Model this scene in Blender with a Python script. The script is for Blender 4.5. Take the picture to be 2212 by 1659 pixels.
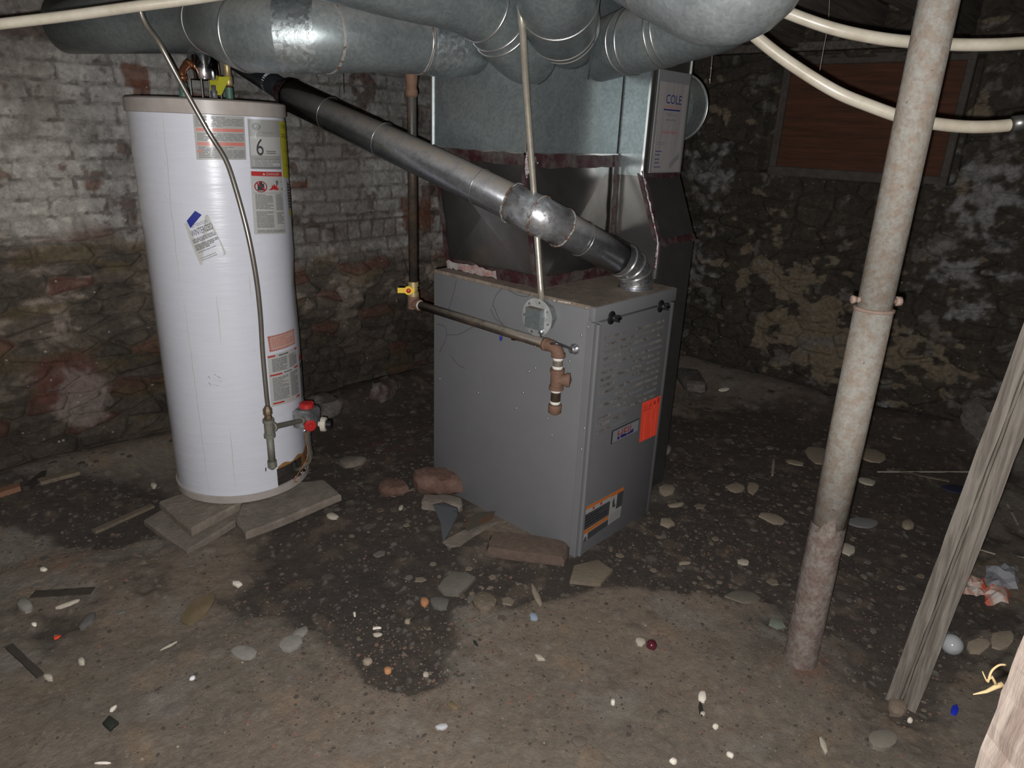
import bpy, math, random
import numpy as np
from mathutils import Vector, Matrix
scene = bpy.context.scene
for o in list(bpy.data.objects): bpy.data.objects.remove(o, do_unlink=True)

# ------------------------------------------------------------------ camera
W, H, FPX = 2212, 1659, 1499.25
C = Vector((-1.8003, -1.2782, 1.4685))
_p, _r, _y = .34905, .042146, .836416
_fw = Vector((0, math.cos(_p), -math.sin(_p))); _r0 = Vector((1, 0, 0)); _u0 = _r0.cross(_fw)
_R = math.cos(_r) * _r0 + math.sin(_r) * _u0
_U = -math.sin(_r) * _r0 + math.cos(_r) * _u0
_M = Matrix(((math.cos(_y), math.sin(_y), 0), (-math.sin(_y), math.cos(_y), 0), (0, 0, 1)))
F = _M @ _fw; RT = _M @ _R; UP = _M @ _U
cam = bpy.data.cameras.new('camera'); cam_o = bpy.data.objects.new('camera', cam)
scene.collection.objects.link(cam_o); scene.camera = cam_o
cam.sensor_width = 36; cam.lens = FPX / W * 36; cam.clip_start = .02
m = Matrix.Identity(4)
for i in range(3):
    m[i][0] = RT[i]; m[i][1] = UP[i]; m[i][2] = -F[i]; m[i][3] = C[i]
cam_o.matrix_world = m

# ------------------------------------------------------------------ light: the phone's flash beside the lens, black cellar
world = bpy.data.worlds.new('world'); scene.world = world; world.use_nodes = True
world.node_tree.nodes['Background'].inputs[0].default_value = (.55, .6, .7, 1)
world.node_tree.nodes['Background'].inputs[1].default_value = .018
fl = bpy.data.lights.new('flash', 'POINT'); fl.energy = 225; fl.shadow_soft_size = .006; fl.color = (1, .985, .97)
flo = bpy.data.objects.new('flash', fl); scene.collection.objects.link(flo)
flo.location = C - RT * .014 - UP * .020
scene.view_settings.view_transform = 'Standard'
try: scene.view_settings.look = 'None'
except Exception: pass
scene.view_settings.gamma = 1; scene.view_settings.exposure = 0; scene.view_settings.use_curve_mapping = False

# ------------------------------------------------------------------ picking points in the room
def ray(x, y): return F + RT * ((x - W / 2) / FPX) - UP * ((y - H / 2) / FPX)
def at(x, y, ax, v):
    d = ray(x, y); return C + d * ((v - C[ax]) / d[ax])
def dep(x, y, d): return C + ray(x, y) * d
def mpp(d): return d / FPX

# ------------------------------------------------------------------ noise (numpy)
def _h(ix, iy, s):
    n = (ix.astype(np.int64) * 374761393 + iy.astype(np.int64) * 668265263 + s * 974634777) & 0xffffffff
    n = ((n ^ (n >> 13)) * 1274126177) & 0xffffffff
    n = n ^ (n >> 16)
    return (n & 0xffffff) / float(0xffffff)
def vn(x, y, s=0):
    ix = np.floor(x); iy = np.floor(y); fx = x - ix; fy = y - iy
    fx = fx * fx * (3 - 2 * fx); fy = fy * fy * (3 - 2 * fy)
    a = _h(ix, iy, s); b = _h(ix + 1, iy, s); c = _h(ix, iy + 1, s); d = _h(ix + 1, iy + 1, s)
    return (a * (1 - fx) + b * fx) * (1 - fy) + (c * (1 - fx) + d * fx) * fy
def fbm(x, y, s=0, o=4):
    v = 0; a = .5; t = 0
    for k in range(o):
        v = v + a * vn(x, y, s + 17 * k); t += a; x = x * 2.03 + 5.1; y = y * 2.03 + 1.7; a *= .5
    return v / t
def cells(x, y, s=0):
    ix = np.floor(x); iy = np.floor(y); f1 = np.full(x.shape, 9.); f2 = np.full(x.shape, 9.); idv = np.zeros(x.shape)
    for dx in (-1, 0, 1):
        for dy in (-1, 0, 1):
            cx = ix + dx; cy = iy + dy
            px = cx + .1 + .8 * _h(cx, cy, s); py = cy + .1 + .8 * _h(cx, cy, s + 5)
            d = np.hypot(px - x, py - y); i_ = _h(cx, cy, s + 9)
            nw = d < f1
            f2 = np.where(nw, f1, np.minimum(f2, d)); idv = np.where(nw, i_, idv); f1 = np.where(nw, d, f1)
    return f1, f2, idv
def ss(a, b, x):
    t = np.clip((x - a) / (b - a), 0, 1); return t * t * (3 - 2 * t)
def mix(c1, c2, t): return c1 + (c2 - c1) * t[..., None]
def A(*c): return np.array(c, float)

# ------------------------------------------------------------------ materials
def mat(name, col=(.5, .5, .5), rough=.6, metal=0, bump=0, bscale=60, var=0, vscale=8, col2=None, rust=0, spec=.5,
        emit=None, trans=0, alpha=1, attr=False, dust=0, spangle=0, coat=0, ior=1.45, stretch=None):
    m = bpy.data.materials.new(name); m.use_nodes = True
    nt = m.node_tree; N = nt.nodes; L = nt.links; b = N['Principled BSDF']
    b.inputs['Roughness'].default_value = rough; b.inputs['Metallic'].default_value = metal
    b.inputs['Specular IOR Level'].default_value = spec; b.inputs['IOR'].default_value = ior
    b.inputs['Transmission Weight'].default_value = trans; b.inputs['Alpha'].default_value = alpha
    b.inputs['Coat Weight'].default_value = coat; b.inputs['Coat Roughness'].default_value = .08
    tc = N.new('ShaderNodeTexCoord'); src = tc.outputs['Object']
    if stretch:
        mp = N.new('ShaderNodeMapping'); L.new(src, mp.inputs[0]); mp.inputs['Scale'].default_value = stretch; src = mp.outputs[0]
    def noise(sc, det=6, rgh=.6):
        n = N.new('ShaderNodeTexNoise'); n.inputs['Scale'].default_value = sc; n.inputs['Detail'].default_value = det
        n.inputs['Roughness'].default_value = rgh; L.new(src, n.inputs['Vector']); return n.outputs['Fac']
    def mixc(f, a, c):
        x = N.new('ShaderNodeMix'); x.data_type = 'RGBA'
        for s_, v in ((0, f), (6, a), (7, c)):
            if isinstance(v, (tuple, list)): x.inputs[s_].default_value = (*v[:3], 1)
            elif isinstance(v, (int, float)): x.inputs[s_].default_value = v
            else: L.new(v, x.inputs[s_])
        return x.outputs[2]
    def ramp(v, a, c):
        r = N.new('ShaderNodeMapRange'); r.inputs[1].default_value = a; r.inputs[2].default_value = c; L.new(v, r.inputs[0]); return r.outputs[0]
    base = tuple(col)
    if attr:
        an = N.new('ShaderNodeAttribute'); an.attribute_name = 'Col'; base = an.outputs['Color']
    if col2 is not None: base = mixc(ramp(noise(vscale), .42, .6), base, tuple(col2))
    if spangle:
        v = N.new('ShaderNodeTexVoronoi'); v.inputs['Scale'].default_value = spangle; L.new(src, v.inputs['Vector'])
        sx = N.new('ShaderNodeSeparateColor'); L.new(v.outputs['Color'], sx.inputs[0])
        base = mixc(ramp(sx.outputs[0], -.9, 2.2), base, tuple(min(1, c * 1.9 + .03) for c in col))
        rr = N.new('ShaderNodeMapRange'); rr.inputs[3].default_value = rough - .1; rr.inputs[4].default_value = rough + .14
        L.new(sx.outputs[1], rr.inputs[0]); L.new(rr.outputs[0], b.inputs['Roughness'])
    if var:
        n = noise(vscale * 3.1, 8, .7); mr = N.new('ShaderNodeMapRange')
        mr.inputs[1].default_value = .25; mr.inputs[2].default_value = .75
        mr.inputs[3].default_value = 1 - var; mr.inputs[4].default_value = 1 + var; L.new(n, mr.inputs[0])
        vm = N.new('ShaderNodeVectorMath'); vm.operation = 'SCALE'
        if isinstance(base, tuple): vm.inputs[0].default_value = base
        else: L.new(base, vm.inputs[0])
        L.new(mr.outputs[0], vm.inputs['Scale']); base = vm.outputs[0]
    if rust:
        f = ramp(noise(vscale * 1.7 + 3, 9, .72), 1 - rust, 1 - rust + .06)
        base = mixc(f, base, (.11, .055, .03))
        if metal:
            mm = N.new('ShaderNodeMath'); mm.operation = 'MULTIPLY_ADD'; mm.inputs[1].default_value = -metal; mm.inputs[2].default_value = metal
            L.new(f, mm.inputs[0]); L.new(mm.outputs[0], b.inputs['Metallic'])
    if dust:
        g = N.new('ShaderNodeNewGeometry'); sp = N.new('ShaderNodeSeparateXYZ'); L.new(g.outputs['Normal'], sp.inputs[0])
        f = ramp(sp.outputs[2], .05, .75)
        q = N.new('ShaderNodeMath'); q.operation = 'MULTIPLY'; L.new(f, q.inputs[0])
        L.new(ramp(noise(25, 6), .15, .5), q.inputs[1])
        q2 = N.new('ShaderNodeMath'); q2.operation = 'MULTIPLY'; L.new(q.outputs[0], q2.inputs[0]); q2.inputs[1].default_value = dust
        base = mixc(q2.outputs[0], base, (.21, .185, .155))
        if metal:
            mm = N.new('ShaderNodeMath'); mm.operation = 'MULTIPLY_ADD'; mm.inputs[1].default_value = -metal; mm.inputs[2].default_value = metal
            L.new(q2.outputs[0], mm.inputs[0]); L.new(mm.outputs[0], b.inputs['Metallic'])
            ra = N.new('ShaderNodeMapRange'); ra.inputs[3].default_value = rough; ra.inputs[4].default_value = .9
            L.new(q2.outputs[0], ra.inputs[0]); L.new(ra.outputs[0], b.inputs['Roughness'])
    if isinstance(base, tuple): b.inputs['Base Color'].default_value = (*base, 1)
    else: L.new(base, b.inputs['Base Color'])
    if emit: b.inputs['Emission Color'].default_value = (*emit, 1); b.inputs['Emission Strength'].default_value = 1
    if bump:
        bn = N.new('ShaderNodeBump'); bn.inputs['Strength'].default_value = bump; bn.inputs['Distance'].default_value = .01
        L.new(noise(bscale, 8, .65), bn.inputs['Height']); L.new(bn.outputs[0], b.inputs['Normal'])
    return m

def earth_mat(name, fleck=(.45, .4, .34), fs=90, amt=.1, lo=.55, hi=1.5, bump=.9, dark=.35, ds=9):
    """albedo from the 'Col' attribute broken up by grit, crumbs and cracks"""
    m = bpy.data.materials.new(name); m.use_nodes = True; nt = m.node_tree; N = nt.nodes; L = nt.links; b = N['Principled BSDF']
    b.inputs['Roughness'].default_value = .92; b.inputs['Specular IOR Level'].default_value = .25
    tc = N.new('ShaderNodeTexCoord'); src = tc.outputs['Object']
    an = N.new('ShaderNodeAttribute'); an.attribute_name = 'Col'
    def noise(sc, det, r=.6):
        n = N.new('ShaderNodeTexNoise'); n.inputs['Scale'].default_value = sc; n.inputs['Detail'].default_value = det; n.inputs['Roughness'].default_value = r
        L.new(src, n.inputs['Vector']); return n.outputs['Fac']
    def mr(v, a, c, d=0, e=1):
        r = N.new('ShaderNodeMapRange'); r.inputs[1].default_value = a; r.inputs[2].default_value = c; r.inputs[3].default_value = d; r.inputs[4].default_value = e
        L.new(v, r.inputs[0]); return r.outputs[0]
    def mixc(f, a, c, mode='MIX'):
        x = N.new('ShaderNodeMix'); x.data_type = 'RGBA'; x.blend_type = mode
        for s_, v in ((0, f), (6, a), (7, c)):
            if isinstance(v, tuple): x.inputs[s_].default_value = (*v, 1)
            elif isinstance(v, (int, float)): x.inputs[s_].default_value = v
            else: L.new(v, x.inputs[s_])
        return x.outputs[2]
    n1 = noise(38, 9, .72); vm = N.new('ShaderNodeVectorMath'); vm.operation = 'SCALE'
    L.new(an.outputs['Color'], vm.inputs[0]); L.new(mr(n1, .3, .7, lo, hi), vm.inputs['Scale']); c = vm.outputs[0]
    f = mr(noise(ds, 9, .75), .54, .62); q = N.new('ShaderNodeMath'); q.operation = 'MULTIPLY'; q.inputs[1].default_value = dark; L.new(f, q.inputs[0])
    dk = N.new('ShaderNodeVectorMath'); dk.operation = 'SCALE'; L.new(c, dk.inputs[0]); dk.inputs['Scale'].default_value = .3
    c = mixc(q.outputs[0], c, dk.outputs[0])
    v = N.new('ShaderNodeTexVoronoi'); v.inputs['Scale'].default_value = fs; L.new(src, v.inputs['Vector'])
    sx = N.new('ShaderNodeSeparateColor'); L.new(v.outputs['Color'], sx.inputs[0])
    a1 = mr(sx.outputs[0], 1 - amt, 1 - amt + .01); a2 = mr(v.outputs['Distance'], .28, .36, 1, 0)
    q = N.new('ShaderNodeMath'); q.operation = 'MULTIPLY'; L.new(a1, q.inputs[0]); L.new(a2, q.inputs[1])
    q2 = N.new('ShaderNodeMath'); q2.operation = 'MULTIPLY'; L.new(q.outputs[0], q2.inputs[0]); L.new(mr(sx.outputs[1], 0, 1, .2, .9), q2.inputs[1])
    c = mixc(q2.outputs[0], c, fleck)
    L.new(c, b.inputs['Base Color'])
    bn = N.new('ShaderNodeBump'); bn.inputs['Strength'].default_value = bump; bn.inputs['Distance'].default_value = .012
    L.new(noise(70, 10, .75), bn.inputs['Height']); L.new(bn.outputs[0], b.inputs['Normal'])
    return m

def brushed_wood(name, c1, c2, sc=(40, 40, 3)):
    return mat(name, c1, .8, col2=c2, vscale=1.2, stretch=sc, bump=.4, bscale=2, var=.3, spec=.2)

# ------------------------------------------------------------------ mesh building
ORG = {}
class MB:
    def __init__(s): s.v = []; s.f = []; s.m = []; s.mi = 0; s.mats = []; s.sm = []; s.smooth = False
    def use(s, m, smooth=None):
        if m not in s.mats: s.mats.append(m)
        s.mi = s.mats.index(m)
        if smooth is not None: s.smooth = smooth
        return s
    def add(s, vs, fs):
        n = len(s.v); s.v += [Vector(v) for v in vs]
        for f in fs: s.f.append([n + i for i in f]); s.m.append(s.mi); s.sm.append(s.smooth)
        return s
    def box(s, a, b): return s.hexa([(a[0], a[1], a[2]), (b[0], a[1], a[2]), (b[0], b[1], a[2]), (a[0], b[1], a[2]),
                                     (a[0], a[1], b[2]), (b[0], a[1], b[2]), (b[0], b[1], b[2]), (a[0], b[1], b[2])])
    def hexa(s, p): return s.add(p, [(0, 3, 2, 1), (4, 5, 6, 7), (0, 1, 5, 4), (1, 2, 6, 5), (2, 3, 7, 6), (3, 0, 4, 7)])
    def rbox(s, a, b, r=.004, seg=2):
        """box with rounded edges"""
        import bmesh
        bm = bmesh.new(); bmesh.ops.create_cube(bm, size=1)
        for v in bm.verts: v.co = Vector([(a[i] + b[i]) / 2 + v.co[i] * (b[i] - a[i]) for i in range(3)])
        bmesh.ops.bevel(bm, geom=bm.edges[:], offset=r, segments=seg, affect='EDGES', profile=.5)
        bm.verts.index_update(); s.add([v.co.copy() for v in bm.verts], [[v.index for v in f.verts] for f in bm.faces]); bm.free(); return s
    def obox(s, c, ax, ay, az, hx, hy, hz):
        c = Vector(c); P = []
        for dz in (-1, 1):
            for dx, dy in ((-1, -1), (1, -1), (1, 1), (-1, 1)): P.append(c + ax * hx * dx + ay * hy * dy + az * hz * dz)
        return s.hexa(P)
    def tube(s, path, r, seg=24, caps=True, up=None):
        path = [Vector(p) for p in path]; n = len(path)
        rs = r if isinstance(r, (list, tuple)) else [r] * n
        t = []
        for i in range(n):
            a = (path[i] - path[i - 1]).normalized() if i else None
            b = (path[i + 1] - path[i]).normalized() if i < n - 1 else None
            t.append((a + b).normalized() if a and b else (a or b))
        nrm = t[0].orthogonal().normalized(); vs = []; fs = []
        for i in range(n):
            if i:
                ax = t[i - 1].cross(t[i])
                if ax.length > 1e-7: nrm = Matrix.Rotation(t[i - 1].angle(t[i]), 3, ax.normalized()) @ nrm
            nrm = (nrm - t[i] * nrm.dot(t[i])).normalized(); bn = t[i].cross(nrm)
            for k in range(seg):
                a = 2 * math.pi * k / seg; vs.append(path[i] + (nrm * math.cos(a) + bn * math.sin(a)) * rs[i])
        for i in range(n - 1):
            for k in range(seg):
                k2 = (k + 1) % seg; fs.append((i * seg + k, i * seg + k2, (i + 1) * seg + k2, (i + 1) * seg + k))
        if caps: fs.append(tuple(range(seg))[::-1]); fs.append(tuple((n - 1) * seg + k for k in range(seg)))
        return s.add(vs, fs)
    def lathe(s, c, axis, prof, seg=32, caps=True):
        """prof: list of (distance along axis, radius)"""
        c = Vector(c); axis = Vector(axis).normalized(); nx = axis.orthogonal().normalized(); ny = axis.cross(nx); vs = []; fs = []
        for d, r in prof:
            for k in range(seg):
                a = 2 * math.pi * k / seg; vs.append(c + axis * d + (nx * math.cos(a) + ny * math.sin(a)) * max(r, 1e-4))
        for i in range(len(prof) - 1):
            for k in range(seg):
                k2 = (k + 1) % seg; fs.append((i * seg + k, i * seg + k2, (i + 1) * seg + k2, (i + 1) * seg + k))
        if caps: fs.append(tuple(range(seg))[::-1]); fs.append(tuple((len(prof) - 1) * seg + k for k in range(seg)))
        return s.add(vs, fs)
    def prism(s, pts, off):
        """polygon of 3-D points extruded by a vector"""
        pts = [Vector(p) for p in pts]; off = Vector(off); n = len(pts)
        fs = [tuple(range(n))[::-1], tuple(range(n, 2 * n))] + [(i, (i + 1) % n, n + (i + 1) % n, n + i) for i in range(n)]
        return s.add(pts + [p + off for p in pts], fs)
    def build(s, name, material=None, parent=None):
        me = bpy.data.meshes.new(name)
        if parent is None:
            xs = [v[0] for v in s.v]; ys = [v[1] for v in s.v]; zs = [v[2] for v in s.v]
            org = Vector(((min(xs) + max(xs)) / 2, (min(ys) + max(ys)) / 2, min(zs)))
        else: org = ORG[parent.name]
        me.from_pydata([tuple(v - org) for v in s.v], [], s.f)
        for mm in (s.mats or [material]): me.materials.append(mm)
        for i, p in enumerate(me.polygons): p.material_index = s.m[i] if s.mats else 0; p.use_smooth = s.sm[i]
        o = bpy.data.objects.new(name, me); scene.collection.objects.link(o)
        import bmesh
        bm = bmesh.new(); bm.from_mesh(me); bmesh.ops.recalc_face_normals(bm, faces=bm.faces[:]); bm.to_mesh(me); bm.free()
        if parent is None: o.location = org
        else: o.parent = parent
        ORG[o.name] = org
        return o
def sharp(o, ang=35):
    me = o.data
    for p in me.polygons: p.use_smooth = True
    try: me.set_sharp_from_angle(angle=math.radians(ang))
    except Exception: pass
    return o
def tag(o, label, cat, group=None, kind=None):
    o['label'] = label; o['category'] = cat
    if group: o['group'] = group
    if kind: o['kind'] = kind
    return o
def thing(name, loc, label, cat, group=None):
    o = bpy.data.objects.new(name, None); scene.collection.objects.link(o); o.location = loc; o.empty_display_size = .1
    ORG[o.name] = Vector(loc); return tag(o, label, cat, group)
def arc(p0, p1, p2, n=8):
    """smooth bend from p0 to p2 around the corner p1"""
    p0, p1, p2 = Vector(p0), Vector(p1), Vector(p2)
    return [p0 * (1 - t) ** 2 + p1 * 2 * t * (1 - t) + p2 * t * t for t in [i / n for i in range(n + 1)]]
def smooth_path(pts, n=8):
    P = [Vector(p) for p in pts]; P = [P[0] * 2 - P[1]] + P + [P[-1] * 2 - P[-2]]; out = []
    for i in range(1, len(P) - 2):
        for k in range(n):
            t = k / n; a, b, c, d = P[i - 1:i + 3]
            out.append(.5 * ((2 * b) + (c - a) * t + (2 * a - 5 * b + 4 * c - d) * t * t + (3 * b - a - 3 * c + d) * t ** 3))
    return out + [P[-2]]
_tc = {}
def text_mesh(txt):
    if txt in _tc: return _tc[txt]
    cu = bpy.data.curves.new('t', 'FONT'); cu.body = txt; cu.size = 1; cu.resolution_u = 3
    o = bpy.data.objects.new('t', cu); scene.collection.objects.link(o)
    bpy.context.view_layer.update()
    me = o.to_mesh(); vs = [v.co.copy() for v in me.vertices]; fs = [list(p.vertices) for p in me.polygons]
    o.to_mesh_clear(); bpy.data.objects.remove(o); bpy.data.curves.remove(cu)
    x0 = min(v.x for v in vs); x1 = max(v.x for v in vs); y0 = min(v.y for v in vs); y1 = max(v.y for v in vs)
    vs = [((v.x - x0) / (x1 - x0), (v.y - y0) / (y1 - y0)) for v in vs]
    _tc[txt] = (vs, fs, (x1 - x0) / (y1 - y0)); return _tc[txt]
class Sticker:
    """a printed label: fn(u, v, lift) gives a world point, u right, v down, both 0..1"""
    def __init__(s, fn, nu=8): s.fn = fn; s.mb = MB(); s.nu = nu; s.k = 1
    def rect(s, m, u0, v0, u1, v1, lift=None):
        if lift is None: lift = s.k * .00035; s.k += 0
        s.mb.use(m, True); n = max(1, int(abs(u1 - u0) * s.nu + .99)); vs = []; fs = []
        for i in range(n + 1):
            u = u0 + (u1 - u0) * i / n
            vs += [s.fn(u, v0, lift), s.fn(u, v1, lift)]
        for i in range(n): fs.append((2 * i, 2 * i + 1, 2 * i + 3, 2 * i + 2))
        s.mb.add(vs, fs); return s
    def base(s, m): return s.rect(m, 0, 0, 1, 1, .0004)
    def poly(s, m, pts, lift=.0012):
        s.mb.use(m, False); s.mb.add([s.fn(u, v, lift) for u, v in pts], [tuple(range(len(pts)))]); return s
    def text(s, m, txt, u0, v0, u1, v1, lift=.0014):
        vs, fs, _ = text_mesh(txt); s.mb.use(m, False)
        s.mb.add([s.fn(u0 + (u1 - u0) * x, v1 + (v0 - v1) * y, lift) for x, y in vs], fs); return s
    def ring(s, m, cu, cv, ru, rv, w=.2, n=20, lift=.0012):
        s.mb.use(m, False); vs = []
        for k in range(n):
            a = 2 * math.pi * k / n
            for q in (1, 1 - w): vs.append(s.fn(cu + ru * q * math.cos(a), cv + rv * q * math.sin(a), lift))
        s.mb.add(vs, [(2 * k, 2 * k + 1, (2 * k + 3) % (2 * n), (2 * k + 2) % (2 * n)) for k in range(n)]); return s
    def lines(s, m, u0, v0, u1, v1, n, seed=0, fill=.55):
        rnd = random.Random(seed)
        for i in range(n):
            va = v0 + (v1 - v0) * i / n; vb = va + (v1 - v0) / n * fill; u = u0
            end = u1 - (u1 - u0) * (rnd.random() * .45 if rnd.random() < .3 else 0)
            while u < end:
                w = (u1 - u0) * rnd.uniform(.08, .3); s.rect(m, u, va, min(u + w, end), vb, .001); u += w + (u1 - u0) * .02
        return s
    def build(s, name, parent, label=None):
        o = s.mb.build(name, None, parent)
        # normals face out
        if label: o['label'] = label
        return o
def quadfn(P, n):
    P = [Vector(p) for p in P]; n = Vector(n)
    return lambda u, v, l: (P[0] * (1 - u) + P[1] * u) * (1 - v) + (P[3] * (1 - u) + P[2] * u) * v + n * l

# ------------------------------------------------------------------ floor, walls, ceiling
XR, YB, XL, YF, ZC = 2.53, 2.0, -2.9, -2.7, 2.16
MOUNDS = [(-1.55, 1.72, .5, .3, .10), (-.95, 1.85, .5, .16, .07), (.6, 1.85, .8, .18, .07), (2.3, .6, .22, .9, .10), (2.35, -.9, .2, .6, .10),
          (1.5, 1.6, .8, .4, .04), (-1.35, 1.05, .25, .2, .02), (.09, -.82, .16, .14, .02), (-.05, -.12, .1, .08, .006)]
FLAT = [(-.6, 1.31, .42), (.25, .35, .62), (.06, -.81, .16)]
def floor_h(x, y):
    x = np.asarray(x, float); y = np.asarray(y, float)
    h = (fbm(x * 1.3, y * 1.3, 3, 3) - .5) * .05 + (fbm(x * 7, y * 7, 11, 4) - .5) * .018 + (np.abs(fbm(x * 24, y * 24, 8, 3) - .5)) * .008
    for mx, my, sx, sy, a in MOUNDS: h = h + a * np.exp(-((x - mx) / sx) ** 2 - ((y - my) / sy) ** 2)
    # the hardened lighter crust ends in a ragged lip
    h = h - .012 * ss(.45, .55, floor_dark(x, y))
    for fx, fy, fr in FLAT:
        w = 1 - ss(fr * .7, fr * 1.4, np.hypot(x - fx, y - fy)); h = h * (1 - w) + w * (h * .18)
    return h
def px_blob(x, y, px, py, rx, ry):
    c = at(px, py, 2, 0); ex = at(px + rx, py, 2, 0) - c; ey = at(px, py - ry, 2, 0) - c
    det = ex.x * ey.y - ex.y * ey.x; dx = x - c.x; dy = y - c.y
    a = (dx * ey.y - dy * ey.x) / det; b = (ex.x * dy - ex.y * dx) / det
    return np.exp(-(a * a + b * b))
DARKS = [(850, 1370, 170, 95, 1), (700, 1240, 260, 90, .75), (1150, 1250, 120, 60, .9), (1450, 1230, 260, 70, .8), (1780, 1180, 330, 140, .6),
         (150, 1120, 330, 55, 1.1), (820, 1070, 240, 100, .8), (1600, 960, 330, 90, 1.1), (2000, 1020, 260, 120, .75), (1950, 1330, 200, 90, .5),
         (2050, 1480, 200, 110, .55), (330, 1290, 220, 28, .35), (120, 1370, 120, 60, .35), (450, 1530, 130, 45, .5), (870, 1470, 90, 40, .8),
         (800, 900, 350, 110, 1.1), (900, 1600, 120, 22, .35), (1500, 1150, 200, 60, .5)]
LIGHTS = [(1350, 1330, 230, 70, .7), (450, 1190, 130, 45, .5), (100, 1240, 120, 50, .45), (650, 1460, 130, 70, .45), (1150, 1480, 330, 120, .35), (1760, 1300, 130, 30, .35)]
def floor_dark(x, y):
    d = 0
    for a in DARKS: d = d + a[4] * px_blob(x, y, *a[:4])
    for a in LIGHTS: d = d - a[4] * px_blob(x, y, *a[:4])
    return d + (fbm(x * 4, y * 4, 21, 5) - .5) * 1.1 + (fbm(x * 16, y * 16, 4, 3) - .5) * .35
def col_attr(me, col):
    a = me.color_attributes.new('Col', 'FLOAT_COLOR', 'POINT'); c4 = np.ones((len(col), 4), np.float32); c4[:, :3] = np.clip(col, .004, 1)
    a.data.foreach_set('color', c4.ravel())
def grid(name, P, nu, nv, material, col, flip=False):
    me = bpy.data.meshes.new(name); nf = (nu - 1) * (nv - 1)
    me.vertices.add(nu * nv); me.vertices.foreach_set('co', P.astype(np.float32).ravel())
    i = np.arange(nu - 1)[:, None] * nv + np.arange(nv - 1)[None, :]; q = np.stack([i, i + nv, i + nv + 1, i + 1], -1).reshape(-1, 4)
    if flip: q = q[:, ::-1]
    me.loops.add(nf * 4); me.loops.foreach_set('vertex_index', q.astype(np.int32).ravel())
    me.polygons.add(nf); me.polygons.foreach_set('loop_start', (np.arange(nf) * 4).astype(np.int32)); me.polygons.foreach_set('loop_total', np.full(nf, 4, np.int32))
    me.polygons.foreach_set('use_smooth', np.ones(nf, bool)); me.update(calc_edges=True)
    if col is not None: col_attr(me, col)
    me.materials.append(material); o = bpy.data.objects.new(name, me); scene.collection.objects.link(o); o['kind'] = 'structure'; return o

def make_floor():
    xs = np.concatenate([np.arange(XL - .1, -1.9, .03), np.arange(-1.9, 1.2, .0095), np.arange(1.2, XR + .12, .016)])
    ys = np.concatenate([np.arange(YF - .1, -1.6, .03), np.arange(-1.6, 1.3, .0095), np.arange(1.3, YB + .12, .016)])
    X, Y = np.meshgrid(xs, ys, indexing='ij'); X = X.ravel(); Y = Y.ravel(); h = floor_h(X, Y)
    d = ss(.2, .72, floor_dark(X, Y))
    tan = mix(A(.200, .160, .124), A(.175, .148, .120), ss(.35, .65, fbm(X * 2.5, Y * 2.5, 31, 3)))
    tan = mix(tan, A(.235, .175, .122), ss(.62, .78, fbm(X * 9, Y * 9, 37, 4)) * .7)
    tan = mix(tan, A(.215, .195, .168), ss(.62, .74, fbm(X * 6 + 9, Y * 6, 41, 4)) * .7)
    dk = mix(A(.075, .058, .048), A(.055, .048, .042), fbm(X * 3, Y * 3, 51, 3))
    dk = mix(dk, A(.13, .1, .075), ss(.6, .75, fbm(X * 14, Y * 14, 55, 4)) * .7)
    far = ss(.6, 2.3, X * .7 + Y * .63)
    col = mix(tan, dk, d); col = mix(col, col * 1.1, far)
    f1, f2, idv = cells(X * 16, Y * 16, 71)   # trodden-in stones and mortar crumbs
    st = (idv > .945) * ss(.42, .30, f1); col = mix(col, col * .55 + np.outer(.03 + .09 * _h(np.floor(idv * 9999), np.floor(idv * 77), 1), A(1, .88, .74)), st * .7)
    h = h + st * .004
    f1, f2, idv = cells(X * 45, Y * 45, 77); st = (idv > .93) * ss(.4, .32, f1)
    col = mix(col, np.outer(.06 + idv * .16, A(1, .88, .75)), st * .7); h = h + st * .003
    for px, py, rx, ry, c in ((1735, 1440, 60, 26, A(.2, .07, .04)), (820, 960, 60, 30, A(.12, .05, .04)), (140, 1235, 60, 18, A(.3, .17, .11)), (120, 1480, 60, 30, A(.17, .13, .08))):
        col = mix(col, c, px_blob(X, Y, px, py, rx, ry) * .6 * ss(.4, .6, fbm(X * 20, Y * 20, 5, 3)))
    o = grid('floor', np.stack([X, Y, h], -1), len(xs), len(ys), earth_mat('dirt_floor', fleck=(.40, .35, .29), fs=170, amt=.014, lo=.76, hi=1.25, dark=.22, ds=14), col, flip=False)
    return o
def wall_stones(u, z, seed, sx=.2, sz=.09):
    wu = u + (fbm(u * 5, z * 5, seed, 3) - .5) * .1; wz = z + (fbm(u * 5, z * 5, seed + 3, 3) - .5) * .07
    f1, f2, idv = cells(wu / sx, wz / sz, seed)
    return ss(.02, .28, f2 - f1), idv
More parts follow.
